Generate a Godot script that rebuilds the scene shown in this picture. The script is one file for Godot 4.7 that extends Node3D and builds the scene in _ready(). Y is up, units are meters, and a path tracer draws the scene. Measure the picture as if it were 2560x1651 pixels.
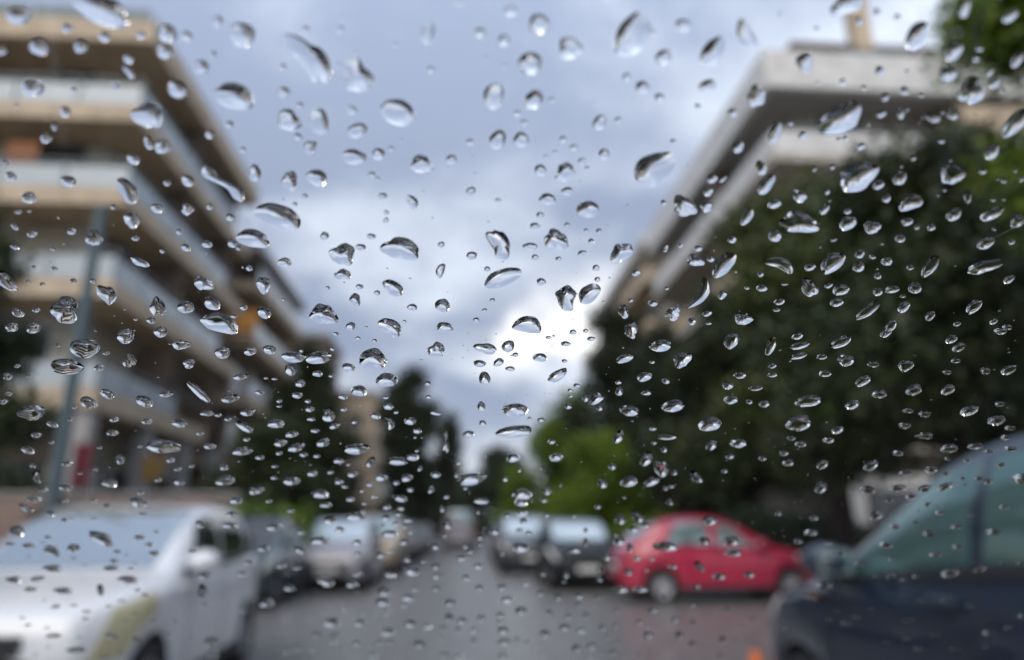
extends Node3D
# A rainy street seen through a wet windscreen: metres, y up, the street runs along -z.

const EYE := Vector3(0, 1.32, 0)
const PITCH := 15.4
const YAW := -4.1
const LENS_A := 6.8          # the windscreen plane in the camera's axes: 1 = A * forward + B * up
const LENS_B := 6.9

var mats := {}
var names := {}
var rng := RandomNumberGenerator.new()


func _ready() -> void:
	rng.seed = 7
	make_camera()
	make_light()
	make_materials()
	make_ground()
	make_buildings()
	make_trees()
	make_street_things()
	make_cars()
	make_own_car()
	make_raindrops()


func make_camera() -> void:
	var cam := Camera3D.new()
	cam.name = "camera"
	cam.fov = 49.6
	cam.near = 0.01
	cam.far = 1500.0
	cam.rotation_degrees = Vector3(PITCH, YAW, 0)
	cam.position = EYE
	var at := CameraAttributesPhysical.new()
	at.frustum_focal_length = 25.97
	at.exposure_aperture = 8.17
	at.frustum_focus_distance = 0.1497
	cam.attributes = at
	add_child(cam)
	cam.current = true


func make_light() -> void:
	var env := Environment.new()
	env.background_mode = Environment.BG_SKY
	var sky := Sky.new()
	var sm := PanoramaSkyMaterial.new()
	sm.panorama = cloud_panorama()
	sky.sky_material = sm
	env.sky = sky
	env.tonemap_mode = Environment.TONE_MAPPER_LINEAR
	env.tonemap_exposure = 1.5
	env.sdfgi_enabled = true
	env.ssao_enabled = true
	env.ssil_enabled = true
	var we := WorldEnvironment.new()
	we.name = "world_environment"
	we.environment = env
	add_child(we)
	var sun := DirectionalLight3D.new()
	sun.name = "sun"
	sun.light_color = Color(1.0, 0.96, 0.9)
	sun.light_energy = 0.5
	sun.light_angular_distance = 40.0
	sun.shadow_enabled = true
	sun.sky_mode = DirectionalLight3D.SKY_MODE_LIGHT_ONLY
	sun.rotation_degrees = Vector3(-44, -24, 0)
	add_child(sun)


# Overcast: a wavy deck of cloud laid out on a plane overhead, thinner and brighter towards the horizon.
func cloud_panorama() -> ImageTexture:
	var w := 1024
	var h := 512
	var im := Image.create(w, h, false, Image.FORMAT_RGBF)
	var n1 := FastNoiseLite.new()
	n1.seed = 11
	n1.noise_type = FastNoiseLite.TYPE_SIMPLEX_SMOOTH
	n1.frequency = 0.55
	n1.fractal_octaves = 5
	n1.fractal_gain = 0.5
	n1.domain_warp_enabled = true
	n1.domain_warp_amplitude = 0.7
	n1.domain_warp_frequency = 0.5
	var n2 := FastNoiseLite.new()
	n2.seed = 5
	n2.frequency = 0.9
	n2.fractal_octaves = 3
	var n3 := FastNoiseLite.new()
	n3.seed = 236
	n3.frequency = 1.0
	n3.fractal_octaves = 5
	n3.fractal_gain = 0.6
	var dark := Color(0.25, 0.30, 0.415)
	var light := Color(0.60, 0.66, 0.755)
	var gap := Color(1.0, 1.0, 1.0)
	for j in h:
		var el := PI * (0.5 - (j + 0.5) / h)
		for i in w:
			var az := TAU * (i + 0.5) / w
			var d := Vector3(sin(az) * cos(el), sin(el), -cos(az) * cos(el))
			var y := maxf(d.y, 0.0) + 0.3
			var p := Vector3(d.x / y, 0.0, d.z / y)
			var t := smoothstep(-0.34, 0.50, n1.get_noise_3d(p.x * 1.5, 3.0, p.z * 1.9) + 0.25 * n2.get_noise_3d(p.x * 3.0, 8.0, p.z * 3.0))
			var c := dark.lerp(light, t) * (1.0 + 0.5 * smoothstep(0.3, 0.95, d.y))
			c.a = 1.0
			# breaks in the deck, low over the horizon
			var e := rad_to_deg(el)
			var thin := smoothstep(0.14, 0.55, n3.get_noise_3d(d.x * 2.4, d.y * 4.0 + 0.12, d.z * 2.4)) * smoothstep(3.0, 9.0, e) * smoothstep(22.0, 16.0, e)
			c = c.lerp(gap, thin)
			c = c.lerp(Color(0.56, 0.605, 0.67), 0.75 * smoothstep(13.0, 5.0, e + 8.0 * n2.get_noise_3d(d.x * 2.0, d.y * 4.0, d.z * 2.0)))
			if el < 0.0:
				c = Color(0.2, 0.2, 0.2)
			im.set_pixel(i, j, c)
	return ImageTexture.create_from_image(im)


# ------------------------------------------------------------------ materials
func lin(r: float, g: float, b: float) -> Color:
	return Color(r, g, b).linear_to_srgb()


func mat(key: String, c: Color, rough := 0.7, metal := 0.0) -> StandardMaterial3D:
	var m := StandardMaterial3D.new()
	m.resource_name = key
	m.albedo_color = c
	m.roughness = rough
	m.metallic = metal
	mats[key] = m
	return m


func grain(m: StandardMaterial3D, low: float, high: float, freq: float, scale: float, octaves := 4, sd := 1) -> void:
	var n := FastNoiseLite.new()
	n.seed = sd
	n.frequency = freq
	n.fractal_octaves = octaves
	var g := Gradient.new()
	g.set_color(0, Color(low, low, low))
	g.set_color(1, Color(high, high, high))
	var t := NoiseTexture2D.new()
	t.width = 512
	t.height = 512
	t.seamless = true
	t.noise = n
	t.color_ramp = g
	m.albedo_texture = t
	m.uv1_triplanar = true
	m.uv1_world_triplanar = true
	m.uv1_scale = Vector3.ONE * scale


func make_materials() -> void:
	var m := mat("asphalt", lin(0.28, 0.275, 0.275), 0.33)
	m.metallic_specular = 0.7
	grain(m, 0.62, 1.0, 0.02, 0.35, 5, 3)
	m = mat("pavement", lin(0.17, 0.16, 0.155), 0.5)
	grain(m, 0.75, 1.0, 0.02, 0.5, 4, 4)
	mat("kerb", lin(0.26, 0.25, 0.24), 0.6)
	mat("earth", lin(0.09, 0.08, 0.06), 0.9)
	mat("road_paint", lin(0.5, 0.5, 0.48), 0.5)
	m = mat("cream", lin(0.62, 0.50, 0.37), 0.85)
	grain(m, 0.82, 1.0, 0.012, 0.16, 5, 5)
	m = mat("plaster", lin(0.55, 0.51, 0.44), 0.85)
	grain(m, 0.8, 1.0, 0.012, 0.16, 5, 6)
	m = mat("white_plaster", lin(0.74, 0.735, 0.73), 0.85)
	grain(m, 0.86, 1.0, 0.012, 0.16, 5, 7)
	m = mat("brown_wall", lin(0.20, 0.15, 0.115), 0.85)
	grain(m, 0.75, 1.0, 0.012, 0.2, 5, 8)
	m = mat("pink_plaster", lin(0.34, 0.25, 0.22), 0.85)
	grain(m, 0.82, 1.0, 0.012, 0.2, 5, 9)
	mat("concrete", lin(0.34, 0.33, 0.33), 0.8)
	mat("rail_panel", lin(0.42, 0.47, 0.51), 0.3)
	mat("rail_metal", lin(0.16, 0.2, 0.22), 0.4, 0.3)
	mat("teal_metal", lin(0.07, 0.105, 0.12), 0.45, 0.2)
	mat("window_frame", lin(0.6, 0.6, 0.6), 0.5)
	mat("dark_frame", lin(0.06, 0.05, 0.045), 0.5)
	m = mat("pane", lin(0.02, 0.024, 0.028), 0.06)
	m.metallic_specular = 0.7
	mat("shutter", lin(0.36, 0.30, 0.22), 0.7)
	mat("laundry", lin(0.26, 0.11, 0.05), 0.9)
	mat("awning", lin(0.62, 0.27, 0.05), 0.8)
	mat("awning_green", lin(0.10, 0.16, 0.10), 0.8)
	m = mat("shop_glass", lin(0.03, 0.032, 0.035), 0.08)
	m.metallic_specular = 0.5
	mat("red_paint", lin(0.18, 0.022, 0.034), 0.4)
	mat("yellow_paint", lin(0.15, 0.085, 0.015), 0.4)
	mat("orange_plastic", lin(0.7, 0.16, 0.03), 0.5)
	m = mat("bark", lin(0.065, 0.05, 0.038), 0.95)
	grain(m, 0.5, 1.0, 0.03, 1.2, 4, 10)
	for f in [["leaf_dark", lin(0.027, 0.043, 0.007)], ["leaf_mid", lin(0.052, 0.074, 0.011)], ["leaf_bright", lin(0.10, 0.17, 0.006)], ["leaf_deep", lin(0.019, 0.032, 0.010)]]:
		m = mat(f[0], f[1], 0.55)
		m.backlight_enabled = true
		m.backlight = Color(0.35, 0.4, 0.2)
		m.vertex_color_use_as_albedo = true
	# cars
	for p in [["paint_white", lin(0.76, 0.78, 0.82)], ["paint_red", lin(0.40, 0.008, 0.050)], ["paint_navy", lin(0.004, 0.014, 0.036)], ["paint_silver", lin(0.25, 0.24, 0.27)], ["paint_black", lin(0.014, 0.016, 0.02)], ["paint_teal", lin(0.02, 0.045, 0.055)], ["paint_beige", lin(0.42, 0.33, 0.22)], ["paint_grey", lin(0.05, 0.054, 0.06)], ["paint_jet", lin(0.008, 0.009, 0.012)]]:
		m = mat(p[0], p[1], 0.42)
		m.clearcoat_enabled = true
		m.clearcoat = 1.0
		m.clearcoat_roughness = 0.04
	mats["paint_jet"].clearcoat = 0.5
	mats["paint_jet"].metallic_specular = 0.2
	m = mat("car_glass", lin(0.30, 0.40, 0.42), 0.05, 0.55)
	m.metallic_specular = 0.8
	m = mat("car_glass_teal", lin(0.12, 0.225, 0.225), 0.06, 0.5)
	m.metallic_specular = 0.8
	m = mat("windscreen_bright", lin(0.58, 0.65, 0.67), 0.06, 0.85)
	m = mat("rubber", lin(0.018, 0.018, 0.02), 0.75)
	mat("black_trim", lin(0.02, 0.02, 0.022), 0.5)
	mat("rim_metal", lin(0.42, 0.42, 0.44), 0.35, 0.6)
	m = mat("headlamp_yellow", lin(0.50, 0.46, 0.28), 0.22)
	m.clearcoat_enabled = true
	m = mat("headlamp_clear", lin(0.6, 0.62, 0.62), 0.12)
	m.clearcoat_enabled = true
	m = mat("tail_red", lin(0.35, 0.012, 0.016), 0.2)
	m.clearcoat_enabled = true
	m = mat("amber_lens", lin(0.75, 0.30, 0.03), 0.2)
	mat("plate_white", lin(0.7, 0.7, 0.7), 0.5)
	m = mat("cabin_dark", lin(0.007, 0.007, 0.0075), 0.95)
	m.metallic_specular = 0.15
	mat("scratch", lin(0.5, 0.48, 0.46), 0.6)
	# water and glass
	m = mat("water", Color(1, 1, 1, 0.0), 0.0)
	m.transparency = BaseMaterial3D.TRANSPARENCY_ALPHA
	m.refraction_enabled = true
	m.refraction_scale = 0.033
	m = mat("windscreen_glass", Color(0.02, 0.02, 0.02, 0.0), 0.0)
	m.transparency = BaseMaterial3D.TRANSPARENCY_ALPHA


# ------------------------------------------------------------------ helpers
func numbered(called: String) -> String:
	var k: int = names.get(called, 0)
	names[called] = k + 1
	return called if k == 0 else "%s_%03d" % [called, k]


func tag(o: Node3D, label: String, category := "", group := "", kind := "") -> void:
	if label:
		o.set_meta("label", label)
	if category:
		o.set_meta("category", category)
	if group:
		o.set_meta("group", group)
	if kind:
		o.set_meta("kind", kind)


func thing(called: String, at: Vector3, turn: float, label: String, category: String, group := "") -> Node3D:
	var o := Node3D.new()
	o.name = numbered(called)
	o.position = at
	o.rotation.y = turn
	tag(o, label, category, group)
	add_child(o, true)
	return o


func part(called: String, m: Mesh, material: String, parent: Node, xf := Transform3D()) -> MeshInstance3D:
	var o := MeshInstance3D.new()
	o.name = called if parent != self else numbered(called)
	if parent != self:
		var k := 0
		while parent.has_node(NodePath(o.name)):
			k += 1
			o.name = "%s_%03d" % [called, k]
	o.mesh = m
	o.material_override = mats[material]
	o.transform = xf
	parent.add_child(o, true)
	return o


func at(x: float, y: float, z: float) -> Transform3D:
	return Transform3D(Basis(), Vector3(x, y, z))


var boxes := {}
func box(sx: float, sy: float, sz: float, bevel := 0.01) -> ArrayMesh:
	var key := "%.3f %.3f %.3f %.3f" % [sx, sy, sz, bevel]
	if boxes.has(key):
		return boxes[key]
	var st := SurfaceTool.new()
	st.begin(Mesh.PRIMITIVE_TRIANGLES)
	st.set_smooth_group(-1)
	var h := Vector3(sx, sy, sz) * 0.5
	var c := minf(bevel, minf(h.x, minf(h.y, h.z)) * 0.45)
	# six faces inset by the bevel, joined by twelve chamfers and eight corner triangles
	for ax in 3:
		for s in [-1.0, 1.0]:
			var u := (ax + 1) % 3
			var v := (ax + 2) % 3
			var q: Array[Vector3] = []
			for k in [[-1, -1], [1, -1], [1, 1], [-1, 1]]:
				var p := Vector3.ZERO
				p[ax] = s * h[ax]
				p[u] = k[0] * (h[u] - c)
				p[v] = k[1] * (h[v] - c)
				q.append(p)
			var n := Vector3.ZERO
			n[ax] = s
			facet(st, q, n)
	for ax in 3:
		var u := (ax + 1) % 3
		var v := (ax + 2) % 3
		for su in [-1.0, 1.0]:
			for sv in [-1.0, 1.0]:
				var q: Array[Vector3] = []
				for k in [[-1, 0], [1, 0], [1, 1], [-1, 1]]:
					var p := Vector3.ZERO
					p[ax] = k[0] * (h[ax] - c)
					p[u] = su * (h[u] - (c if k[1] == 1 else 0.0))
					p[v] = sv * (h[v] - (0.0 if k[1] == 1 else c))
					q.append(p)
				var n := Vector3.ZERO
				n[u] = su
				n[v] = sv
				facet(st, q, n.normalized())
	for sx2 in [-1.0, 1.0]:
		for sy2 in [-1.0, 1.0]:
			for sz2 in [-1.0, 1.0]:
				var s3 := Vector3(sx2, sy2, sz2)
				var q: Array[Vector3] = []
				for ax in 3:
					var p := (h - Vector3.ONE * c) * s3
					p[ax] = h[ax] * s3[ax]
					q.append(p)
				facet(st, q, s3.normalized())
	boxes[key] = st.commit()
	return boxes[key]


# A flat polygon (a fan) that faces along n.
func facet(st: SurfaceTool, q: Array[Vector3], n: Vector3) -> void:
	for k in range(1, q.size() - 1):
		var t: Array[Vector3] = [q[0], q[k], q[k + 1]]
		if (t[1] - t[0]).cross(t[2] - t[0]).dot(n) > 0.0:
			t = [q[0], q[k + 1], q[k]]
		for p in t:
			st.set_normal(n)
			st.add_vertex(p)


# A smooth grid of points; rows of equal length. out_hint(centre) decides nothing: faces follow the sign given.
func sheet(rows: Array, flip := false, smooth := true) -> ArrayMesh:
	var st := SurfaceTool.new()
	st.begin(Mesh.PRIMITIVE_TRIANGLES)
	add_sheet(st, rows, flip, smooth)
	st.generate_normals()
	return st.commit()


func add_sheet(st: SurfaceTool, rows: Array, flip := false, smooth := true) -> void:
	st.set_smooth_group(0 if smooth else -1)
	for i in rows.size() - 1:
		for j in rows[i].size() - 1:
			var a: Vector3 = rows[i][j]
			var b: Vector3 = rows[i][j + 1]
			var c: Vector3 = rows[i + 1][j + 1]
			var d: Vector3 = rows[i + 1][j]
			for p in ([a, c, b, a, d, c] if flip else [a, b, c, a, c, d]):
				st.add_vertex(p)


# A sheet whose faces look along a given direction at its middle.
func add_facing(st: SurfaceTool, rows: Array, towards: Vector3, smooth := true) -> void:
	var i: int = (rows.size() - 1) / 2
	var j: int = (rows[0].size() - 1) / 2
	var a: Vector3 = rows[i][j]
	var n := (rows[i][j + 1] - a as Vector3).cross(rows[i + 1][j + 1] - a)
	add_sheet(st, rows, n.dot(towards) > 0.0, smooth)


func facing(rows: Array, towards: Vector3) -> ArrayMesh:
	var st := SurfaceTool.new()
	st.begin(Mesh.PRIMITIVE_TRIANGLES)
	add_facing(st, rows, towards)
	st.generate_normals()
	return st.commit()


# A surface of revolution about the y axis from (radius, height) pairs listed from the top down.
func lathe(profile: Array, seg := 20) -> ArrayMesh:
	var rows := []
	for p in profile:
		var row := []
		for k in seg + 1:
			var t := TAU * (k % seg) / seg
			row.append(Vector3(cos(t) * p[0], p[1], sin(t) * p[0]))
		rows.append(row)
	return sheet(rows, true)


# A tube through points with a radius at each.
func add_tube(st: SurfaceTool, pts: Array, radii: Array, seg := 8) -> void:
	var rows := []
	for i in pts.size():
		var p: Vector3 = pts[i]
		var d: Vector3 = (pts[mini(i + 1, pts.size() - 1)] - pts[maxi(i - 1, 0)]).normalized()
		var s := d.cross(Vector3(0.31, 0.2, 0.93)).normalized()
		var t := s.cross(d)
		var row := []
		for k in seg + 1:
			var a := TAU * (k % seg) / seg
			row.append(p + (s * cos(a) + t * sin(a)) * radii[i])
		rows.append(row)
	add_sheet(st, rows)


func tube(pts: Array, radii: Array, seg := 8) -> ArrayMesh:
	var st := SurfaceTool.new()
	st.begin(Mesh.PRIMITIVE_TRIANGLES)
	add_tube(st, pts, radii, seg)
	st.generate_normals()
	return st.commit()


# ------------------------------------------------------------------ ground
func slab(called: String, x0: float, x1: float, z0: float, z1: float, y: float, thick: float, material: String) -> MeshInstance3D:
	var o := part(called, box(x1 - x0, thick, z1 - z0, 0.01), material, self, at((x0 + x1) / 2, y - thick / 2, (z0 + z1) / 2))
	o.set_meta("kind", "structure")
	return o


func make_ground() -> void:
	slab("ground", -300, 300, -420, 60, -0.01, 0.3, "earth")
	slab("road", -4.1, 4.2, -240, 40, 0.0, 0.008, "asphalt")
	slab("side_road", 4.2, 60, -17.2, -8.6, 0.0, 0.008, "asphalt")
	slab("pavement", -10.6, -4.25, -240, 40, 0.14, 0.14, "pavement")
	slab("pavement", 4.35, 11.5, -240, -17.4, 0.14, 0.14, "pavement")
	slab("pavement", 4.35, 30.0, -8.4, 40, 0.14, 0.14, "pavement")
	for k in 40:
		kerb(-4.175, 2.0 - k * 2.0)
	for k in 30:
		kerb(4.275, -18.4 - k * 2.0)
	for k in 4:
		kerb(4.275, -7.4 + k * 2.0)


func kerb(x: float, z: float) -> void:
	var o := part("kerb_stone", box(0.15, 0.15, 1.985, 0.02), "kerb", get_node("road"), at(x - 0.05, 0.079, z + 100.0))
	o.name = o.name


# ------------------------------------------------------------------ buildings
func window(parent: Node3D, x: float, y: float, w: float, h: float, face: float, side: bool, sgn: float, style := 0) -> void:
	# a framed opening proud of the wall; face is the wall's plane, side tells whether it looks along x or z
	var place := func(along: float, up: float, out: float) -> Transform3D:
		return Transform3D(Basis(Vector3.UP, PI / 2), Vector3(face + sgn * out, up, along)) if side else at(along, up, face + sgn * out)
	var f := part("window", box(w, h, 0.10, 0.01), "window_frame" if style != 2 else "dark_frame", parent, place.call(x, y, 0.03))
	var n := 2 if w > 0.9 else 1
	for k in n:
		var pw := (w - 0.08 * (n + 1)) / n
		var ox := -w / 2 + 0.08 + pw / 2 + k * (pw + 0.08)
		part("pane", box(pw, h - 0.16, 0.02, 0.004), "pane", f, at(ox, 0, 0.055 * (1.0 if (not side or sgn > 0) else -1.0) * (sgn if not side else 1.0)))
	if style == 1:
		part("shutter", box(w * 0.98, h * 0.42, 0.05, 0.006), "shutter", f, at(0, h * 0.28, 0.085 * (sgn if not side else 1.0) * (1.0 if (not side or sgn > 0) else -1.0)))


func make_buildings() -> void:
	left_apartments()
	left_second()
	right_apartments()
	far_buildings()


func left_apartments() -> void:
	var o := thing("apartment_building", Vector3.ZERO, 0, "tall left apartment block with beige balcony bands turning its corner", "building")
	var x1 := -10.7
	var x0 := -27.0
	var z0 := -21.5
	var z1 := -34.0
	var depth := 1.6
	part("wall", box(x1 - depth - x0, 17.2, z0 - depth - z1, 0.02), "plaster", o, at((x0 + x1 - depth) / 2, 8.6, (z1 + z0 - depth) / 2))
	var levels := [4.95, 8.35, 11.4, 14.4]
	for i in 4:
		var y: float = levels[i]
		var se := -31.0 if i == 0 else z1
		part("balcony_slab", box(x1 - x0, 0.62, depth, 0.03), "cream", o, at((x0 + x1) / 2, y, z0 - depth / 2))
		part("balcony_slab", box(depth, 0.615, z0 - depth - se, 0.03), "cream", o, at(x1 - depth / 2, y, (se + z0 - depth) / 2))
		# railing: pale panels between posts, one bay every two metres
		for k in 8:
			var x := x1 - 1.05 - k * 2.0
			part("rail_panel", box(1.9, 0.72, 0.03, 0.005), "rail_panel", o, at(x, y + 0.72, z0 - 0.12))
			part("rail_post", box(0.06, 0.95, 0.06, 0.01), "rail_metal", o, at(x + 1.0, y + 0.78, z0 - 0.12))
		part("handrail", box(x1 - x0 - 0.1, 0.06, 0.08, 0.02), "rail_metal", o, at((x0 + x1) / 2, y + 1.28, z0 - 0.12))
		var nz := int((z0 - depth - se) / 2.0)
		for k in nz:
			var z := z0 - 1.1 - k * 2.0
			part("rail_panel", box(0.03, 0.72, 1.9, 0.005), "rail_panel", o, at(x1 - 0.12, y + 0.72, z))
			part("rail_post", box(0.06, 0.95, 0.06, 0.01), "rail_metal", o, at(x1 - 0.12, y + 0.78, z - 1.0))
		part("handrail", box(0.08, 0.06, z0 - se - 0.3, 0.02), "rail_metal", o, at(x1 - 0.12, y + 1.28, (z0 + se) / 2))
		# balcony doors and windows in the recessed walls
		for k in 5:
			window(o, x1 - 3.2 - k * 2.9, y + 1.45, 1.7 if k % 2 == 0 else 1.1, 2.2 if k % 2 == 0 else 1.3, z0 - depth, false, 1.0, (k + i) % 3)
		for k in 4:
			window(o, z0 - depth - 1.6 - k * 2.8, y + 1.45, 1.6 if k % 2 == 0 else 1.0, 2.2 if k % 2 == 0 else 1.3, x1 - depth, true, 1.0, (k + i + 1) % 3)
		for k in 2:
			part("partition_wall", box(0.12, 2.3, depth - 0.1, 0.01), "brown_wall", o, at(x1 - 6.4 - k * 6.0, y + 1.5, z0 - depth / 2 - 0.05))
			part("partition_wall", box(depth - 0.1, 2.3, 0.12, 0.01), "brown_wall", o, at(x1 - depth / 2 - 0.05, y + 1.5, z0 - 5.4 - k * 5.0))
	part("laundry", box(1.0, 0.8, 0.03, 0.01), "laundry", o, at(-14.3, 12.95, z0 - 0.3))
	part("cornice", box(x1 - x0 + 0.4, 0.85, depth + 0.3, 0.04), "cream", o, at((x0 + x1) / 2, 17.35, z0 - depth / 2 + 0.1))
	part("cornice", box(depth + 0.3, 0.845, z0 - depth - z1, 0.04), "cream", o, at(x1 - depth / 2 + 0.1, 17.35, (z1 + z0 - depth) / 2 - 0.06))
	part("roof", box(x1 - depth - x0, 0.3, z0 - depth - z1, 0.02), "concrete", o, at((x0 + x1 - depth) / 2, 17.36, (z1 + z0 - depth) / 2))
	for k in 8:
		part("roof_rail_panel", box(1.9, 0.75, 0.03, 0.005), "teal_metal", o, at(x1 - 1.2 - k * 2.0, 18.2, z0 - 0.25))
	for k in 6:
		part("roof_rail_panel", box(0.03, 0.75, 1.9, 0.005), "rail_panel", o, at(x1 - 0.25, 18.2, z0 - 1.4 - k * 2.0))
	part("penthouse", box(9.0, 2.6, 7.0, 0.03), "concrete", o, at(-19.5, 18.8, -28.5))
	# the ground floor: dark shopfront with piers
	for k in 6:
		var f := part("shop_window", box(2.2, 3.0, 0.12, 0.02), "dark_frame", o, at(x1 - 3.0 - k * 2.4, 1.75, z0 - depth + 0.06))
		part("pane", box(2.02, 2.8, 0.02, 0.004), "shop_glass", f, at(0, 0, 0.06))
	for k in 4:
		var f := part("shop_window", box(0.12, 3.0, 2.2, 0.02), "dark_frame", o, at(x1 - depth + 0.06, 1.75, z0 - 3.0 - k * 2.5))
		part("pane", box(0.02, 2.8, 2.02, 0.004), "shop_glass", f, at(0.06, 0, 0))
	part("shop_band", box(14.6, 1.2, 0.14, 0.02), "brown_wall", o, at(-19.7, 3.9, z0 - depth + 0.07))
	part("shop_door", box(1.2, 2.4, 0.1, 0.02), "dark_frame", o, at(-13.6, 1.3, z0 - depth + 0.06))
	for k in 4:
		part("pier", box(0.5, 4.5, 0.5, 0.03), "white_plaster" if k == 1 else "concrete", o, at(x1 - 0.35 - k * 4.6, 2.39, z0 - 0.4))
	for k in 3:
		part("pier", box(0.5, 4.5, 0.5, 0.03), "concrete", o, at(x1 - 0.35, 2.39, z0 - 4.4 - k * 3.6))


func left_second() -> void:
	var o := thing("apartment_building", Vector3.ZERO, 0, "second left block beyond the corner block, dark top floor and orange awning", "building")
	var x1 := -10.7
	var z0 := -36.0
	var z1 := -47.0
	part("wall", box(12.0, 13.6, 9.8, 0.02), "brown_wall", o, at(x1 - 7.2, 6.8, (z0 + z1) / 2))
	for i in 4:
		var y := 4.4 + i * 3.0
		part("balcony_slab", box(1.3, 0.5, z0 - z1, 0.03), "cream", o, at(x1 - 0.5, y, (z0 + z1) / 2))
		part("balcony_slab", box(11.9, 0.495, 0.8, 0.03), "cream", o, at(x1 - 7.1, y, z0 - 0.35))
		for k in 5:
			part("rail_panel", box(0.03, 0.75, 2.0, 0.005), "rail_panel", o, at(x1 + 0.05, y + 0.7, z0 - 1.1 - k * 2.15))
		for k in 4:
			if i < 3:
				window(o, z0 - 1.9 - k * 2.5, y + 1.45, 1.4, 2.0, x1 - 1.2, true, 1.0, k % 3)
	part("roof", box(13.4, 0.5, 11.4, 0.03), "concrete", o, at(x1 - 6.6, 15.55, (z0 + z1) / 2))
	part("top_floor", box(11.0, 1.75, 9.6, 0.02), "brown_wall", o, at(x1 - 7.4, 14.45, (z0 + z1) / 2))
	# an awning pulled out over the top front balcony
	var rows := []
	for r in 2:
		var row := []
		for c in 11:
			row.append(Vector3(x1 + 0.35 - c * 0.29, 12.1 - r * 1.2 - 0.05 * absf(sin(c * PI / 2.0)), z0 - 0.05 + r * 0.85))
		rows.append(row)
	part("awning", facing(rows, Vector3(0, 0.5, 1)), "awning", o)
	part("awning_valance", box(2.9, 0.35, 0.02, 0.004), "awning", o, at(x1 - 1.1, 10.72, z0 + 0.81))


func right_apartments() -> void:
	var o := thing("apartment_building", Vector3.ZERO, 0, "right apartment block with white roof parapet, brown penthouse and tall chimney", "building")
	var xs := 9.75
	var x2 := 27.0
	var z0 := -19.7
	var z1 := -35.0
	var d := 1.6
	part("wall", box(x2 - xs - d, 15.2, z0 - d - z1, 0.02), "plaster", o, at((x2 + xs + d) / 2, 7.6, (z1 + z0 - d) / 2))
	part("parapet", box(x2 - xs, 1.45, 0.35, 0.04), "white_plaster", o, at((x2 + xs) / 2, 15.9, z0 - 0.175))
	part("parapet", box(0.35, 1.445, z0 - z1 - 0.35, 0.04), "white_plaster", o, at(xs + 0.175, 15.9, (z0 - 0.35 + z1) / 2))
	part("roof", box(x2 - xs - 0.36, 0.3, z0 - z1 - 0.36, 0.02), "concrete", o, at((x2 + xs) / 2 + 0.18, 15.35, (z0 + z1) / 2 - 0.18))
	for i in 4:
		var y := 3.5 + i * 3.05
		part("balcony_slab", box(x2 - xs, 0.3, d, 0.03), "plaster", o, at((x2 + xs) / 2, y, z0 - d / 2))
		part("balcony_slab", box(d, 0.295, z0 - d - z1, 0.03), "plaster", o, at(xs + d / 2, y, (z0 - d + z1) / 2))
		# solid balcony fronts of pale plaster with a metal rail
		for k in 4:
			part("balcony_front", box(3.9, 0.8, 0.12, 0.02), "cream" if i % 2 == 0 else "white_plaster", o, at(xs + 2.0 + k * 4.1, y + 0.55, z0 - 0.08))
		for k in 4:
			part("balcony_front", box(0.12, 0.8, 3.4, 0.02), "cream" if i % 2 == 0 else "white_plaster", o, at(xs + 0.08, y + 0.55, z0 - 2.0 - k * 3.6))
		part("handrail", box(x2 - xs - 0.2, 0.05, 0.06, 0.015), "rail_metal", o, at((x2 + xs) / 2, y + 1.1, z0 - 0.08))
		part("handrail", box(0.06, 0.05, z0 - z1 - 0.4, 0.015), "rail_metal", o, at(xs + 0.08, y + 1.1, (z0 + z1) / 2))
		for k in 5:
			window(o, xs + d + 1.6 + k * 2.9, y + 1.4, 1.7 if k % 2 == 0 else 1.1, 2.1 if k % 2 == 0 else 1.3, z0 - d, false, 1.0, (k + i) % 3)
		for k in 5:
			window(o, z0 - d - 1.5 - k * 2.5, y + 1.4, 1.5 if k % 2 == 0 else 1.0, 2.1 if k % 2 == 0 else 1.3, xs + d, true, -1.0, (k + i + 1) % 3)
		part("partition_wall", box(0.14, 2.5, d - 0.1, 0.01), "brown_wall", o, at(xs + 6.6, y + 1.45, z0 - d / 2 - 0.05))
		part("partition_wall", box(d - 0.1, 2.5, 0.14, 0.01), "brown_wall", o, at(xs + d / 2 + 0.05, y + 1.45, z0 - 6.0))
	part("cream_bay", box(7.0, 2.4, 1.3, 0.03), "cream", o, at(xs + 10.2, 13.8, z0 - 0.9))
	part("penthouse", box(9.0, 2.5, 6.0, 0.04), "brown_wall", o, at(16.4, 16.6, -24.5))
	part("penthouse_roof", box(9.8, 0.25, 6.8, 0.04), "brown_wall", o, at(16.4, 17.97, -24.5))
	part("roof_vent", box(2.6, 0.5, 0.6, 0.04), "teal_metal", o, at(14.2, 16.98, -20.6))
	part("chimney", box(0.62, 6.5, 0.62, 0.03), "cream", o, at(14.15, 18.6, -21.2))
	part("chimney_cap", box(0.85, 0.2, 0.85, 0.03), "concrete", o, at(14.15, 21.95, -21.2))
	# garden wall at street level
	part("ground_wall", box(x2 - xs - 1.0, 2.6, 0.3, 0.03), "white_plaster", o, at((x2 + xs) / 2 + 0.4, 1.44, z0 - 0.5))
	for k in 4:
		window(o, xs + 2.5 + k * 3.4, 1.75, 1.4, 1.2, z0 - 0.35, false, 1.0, 2)


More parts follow.
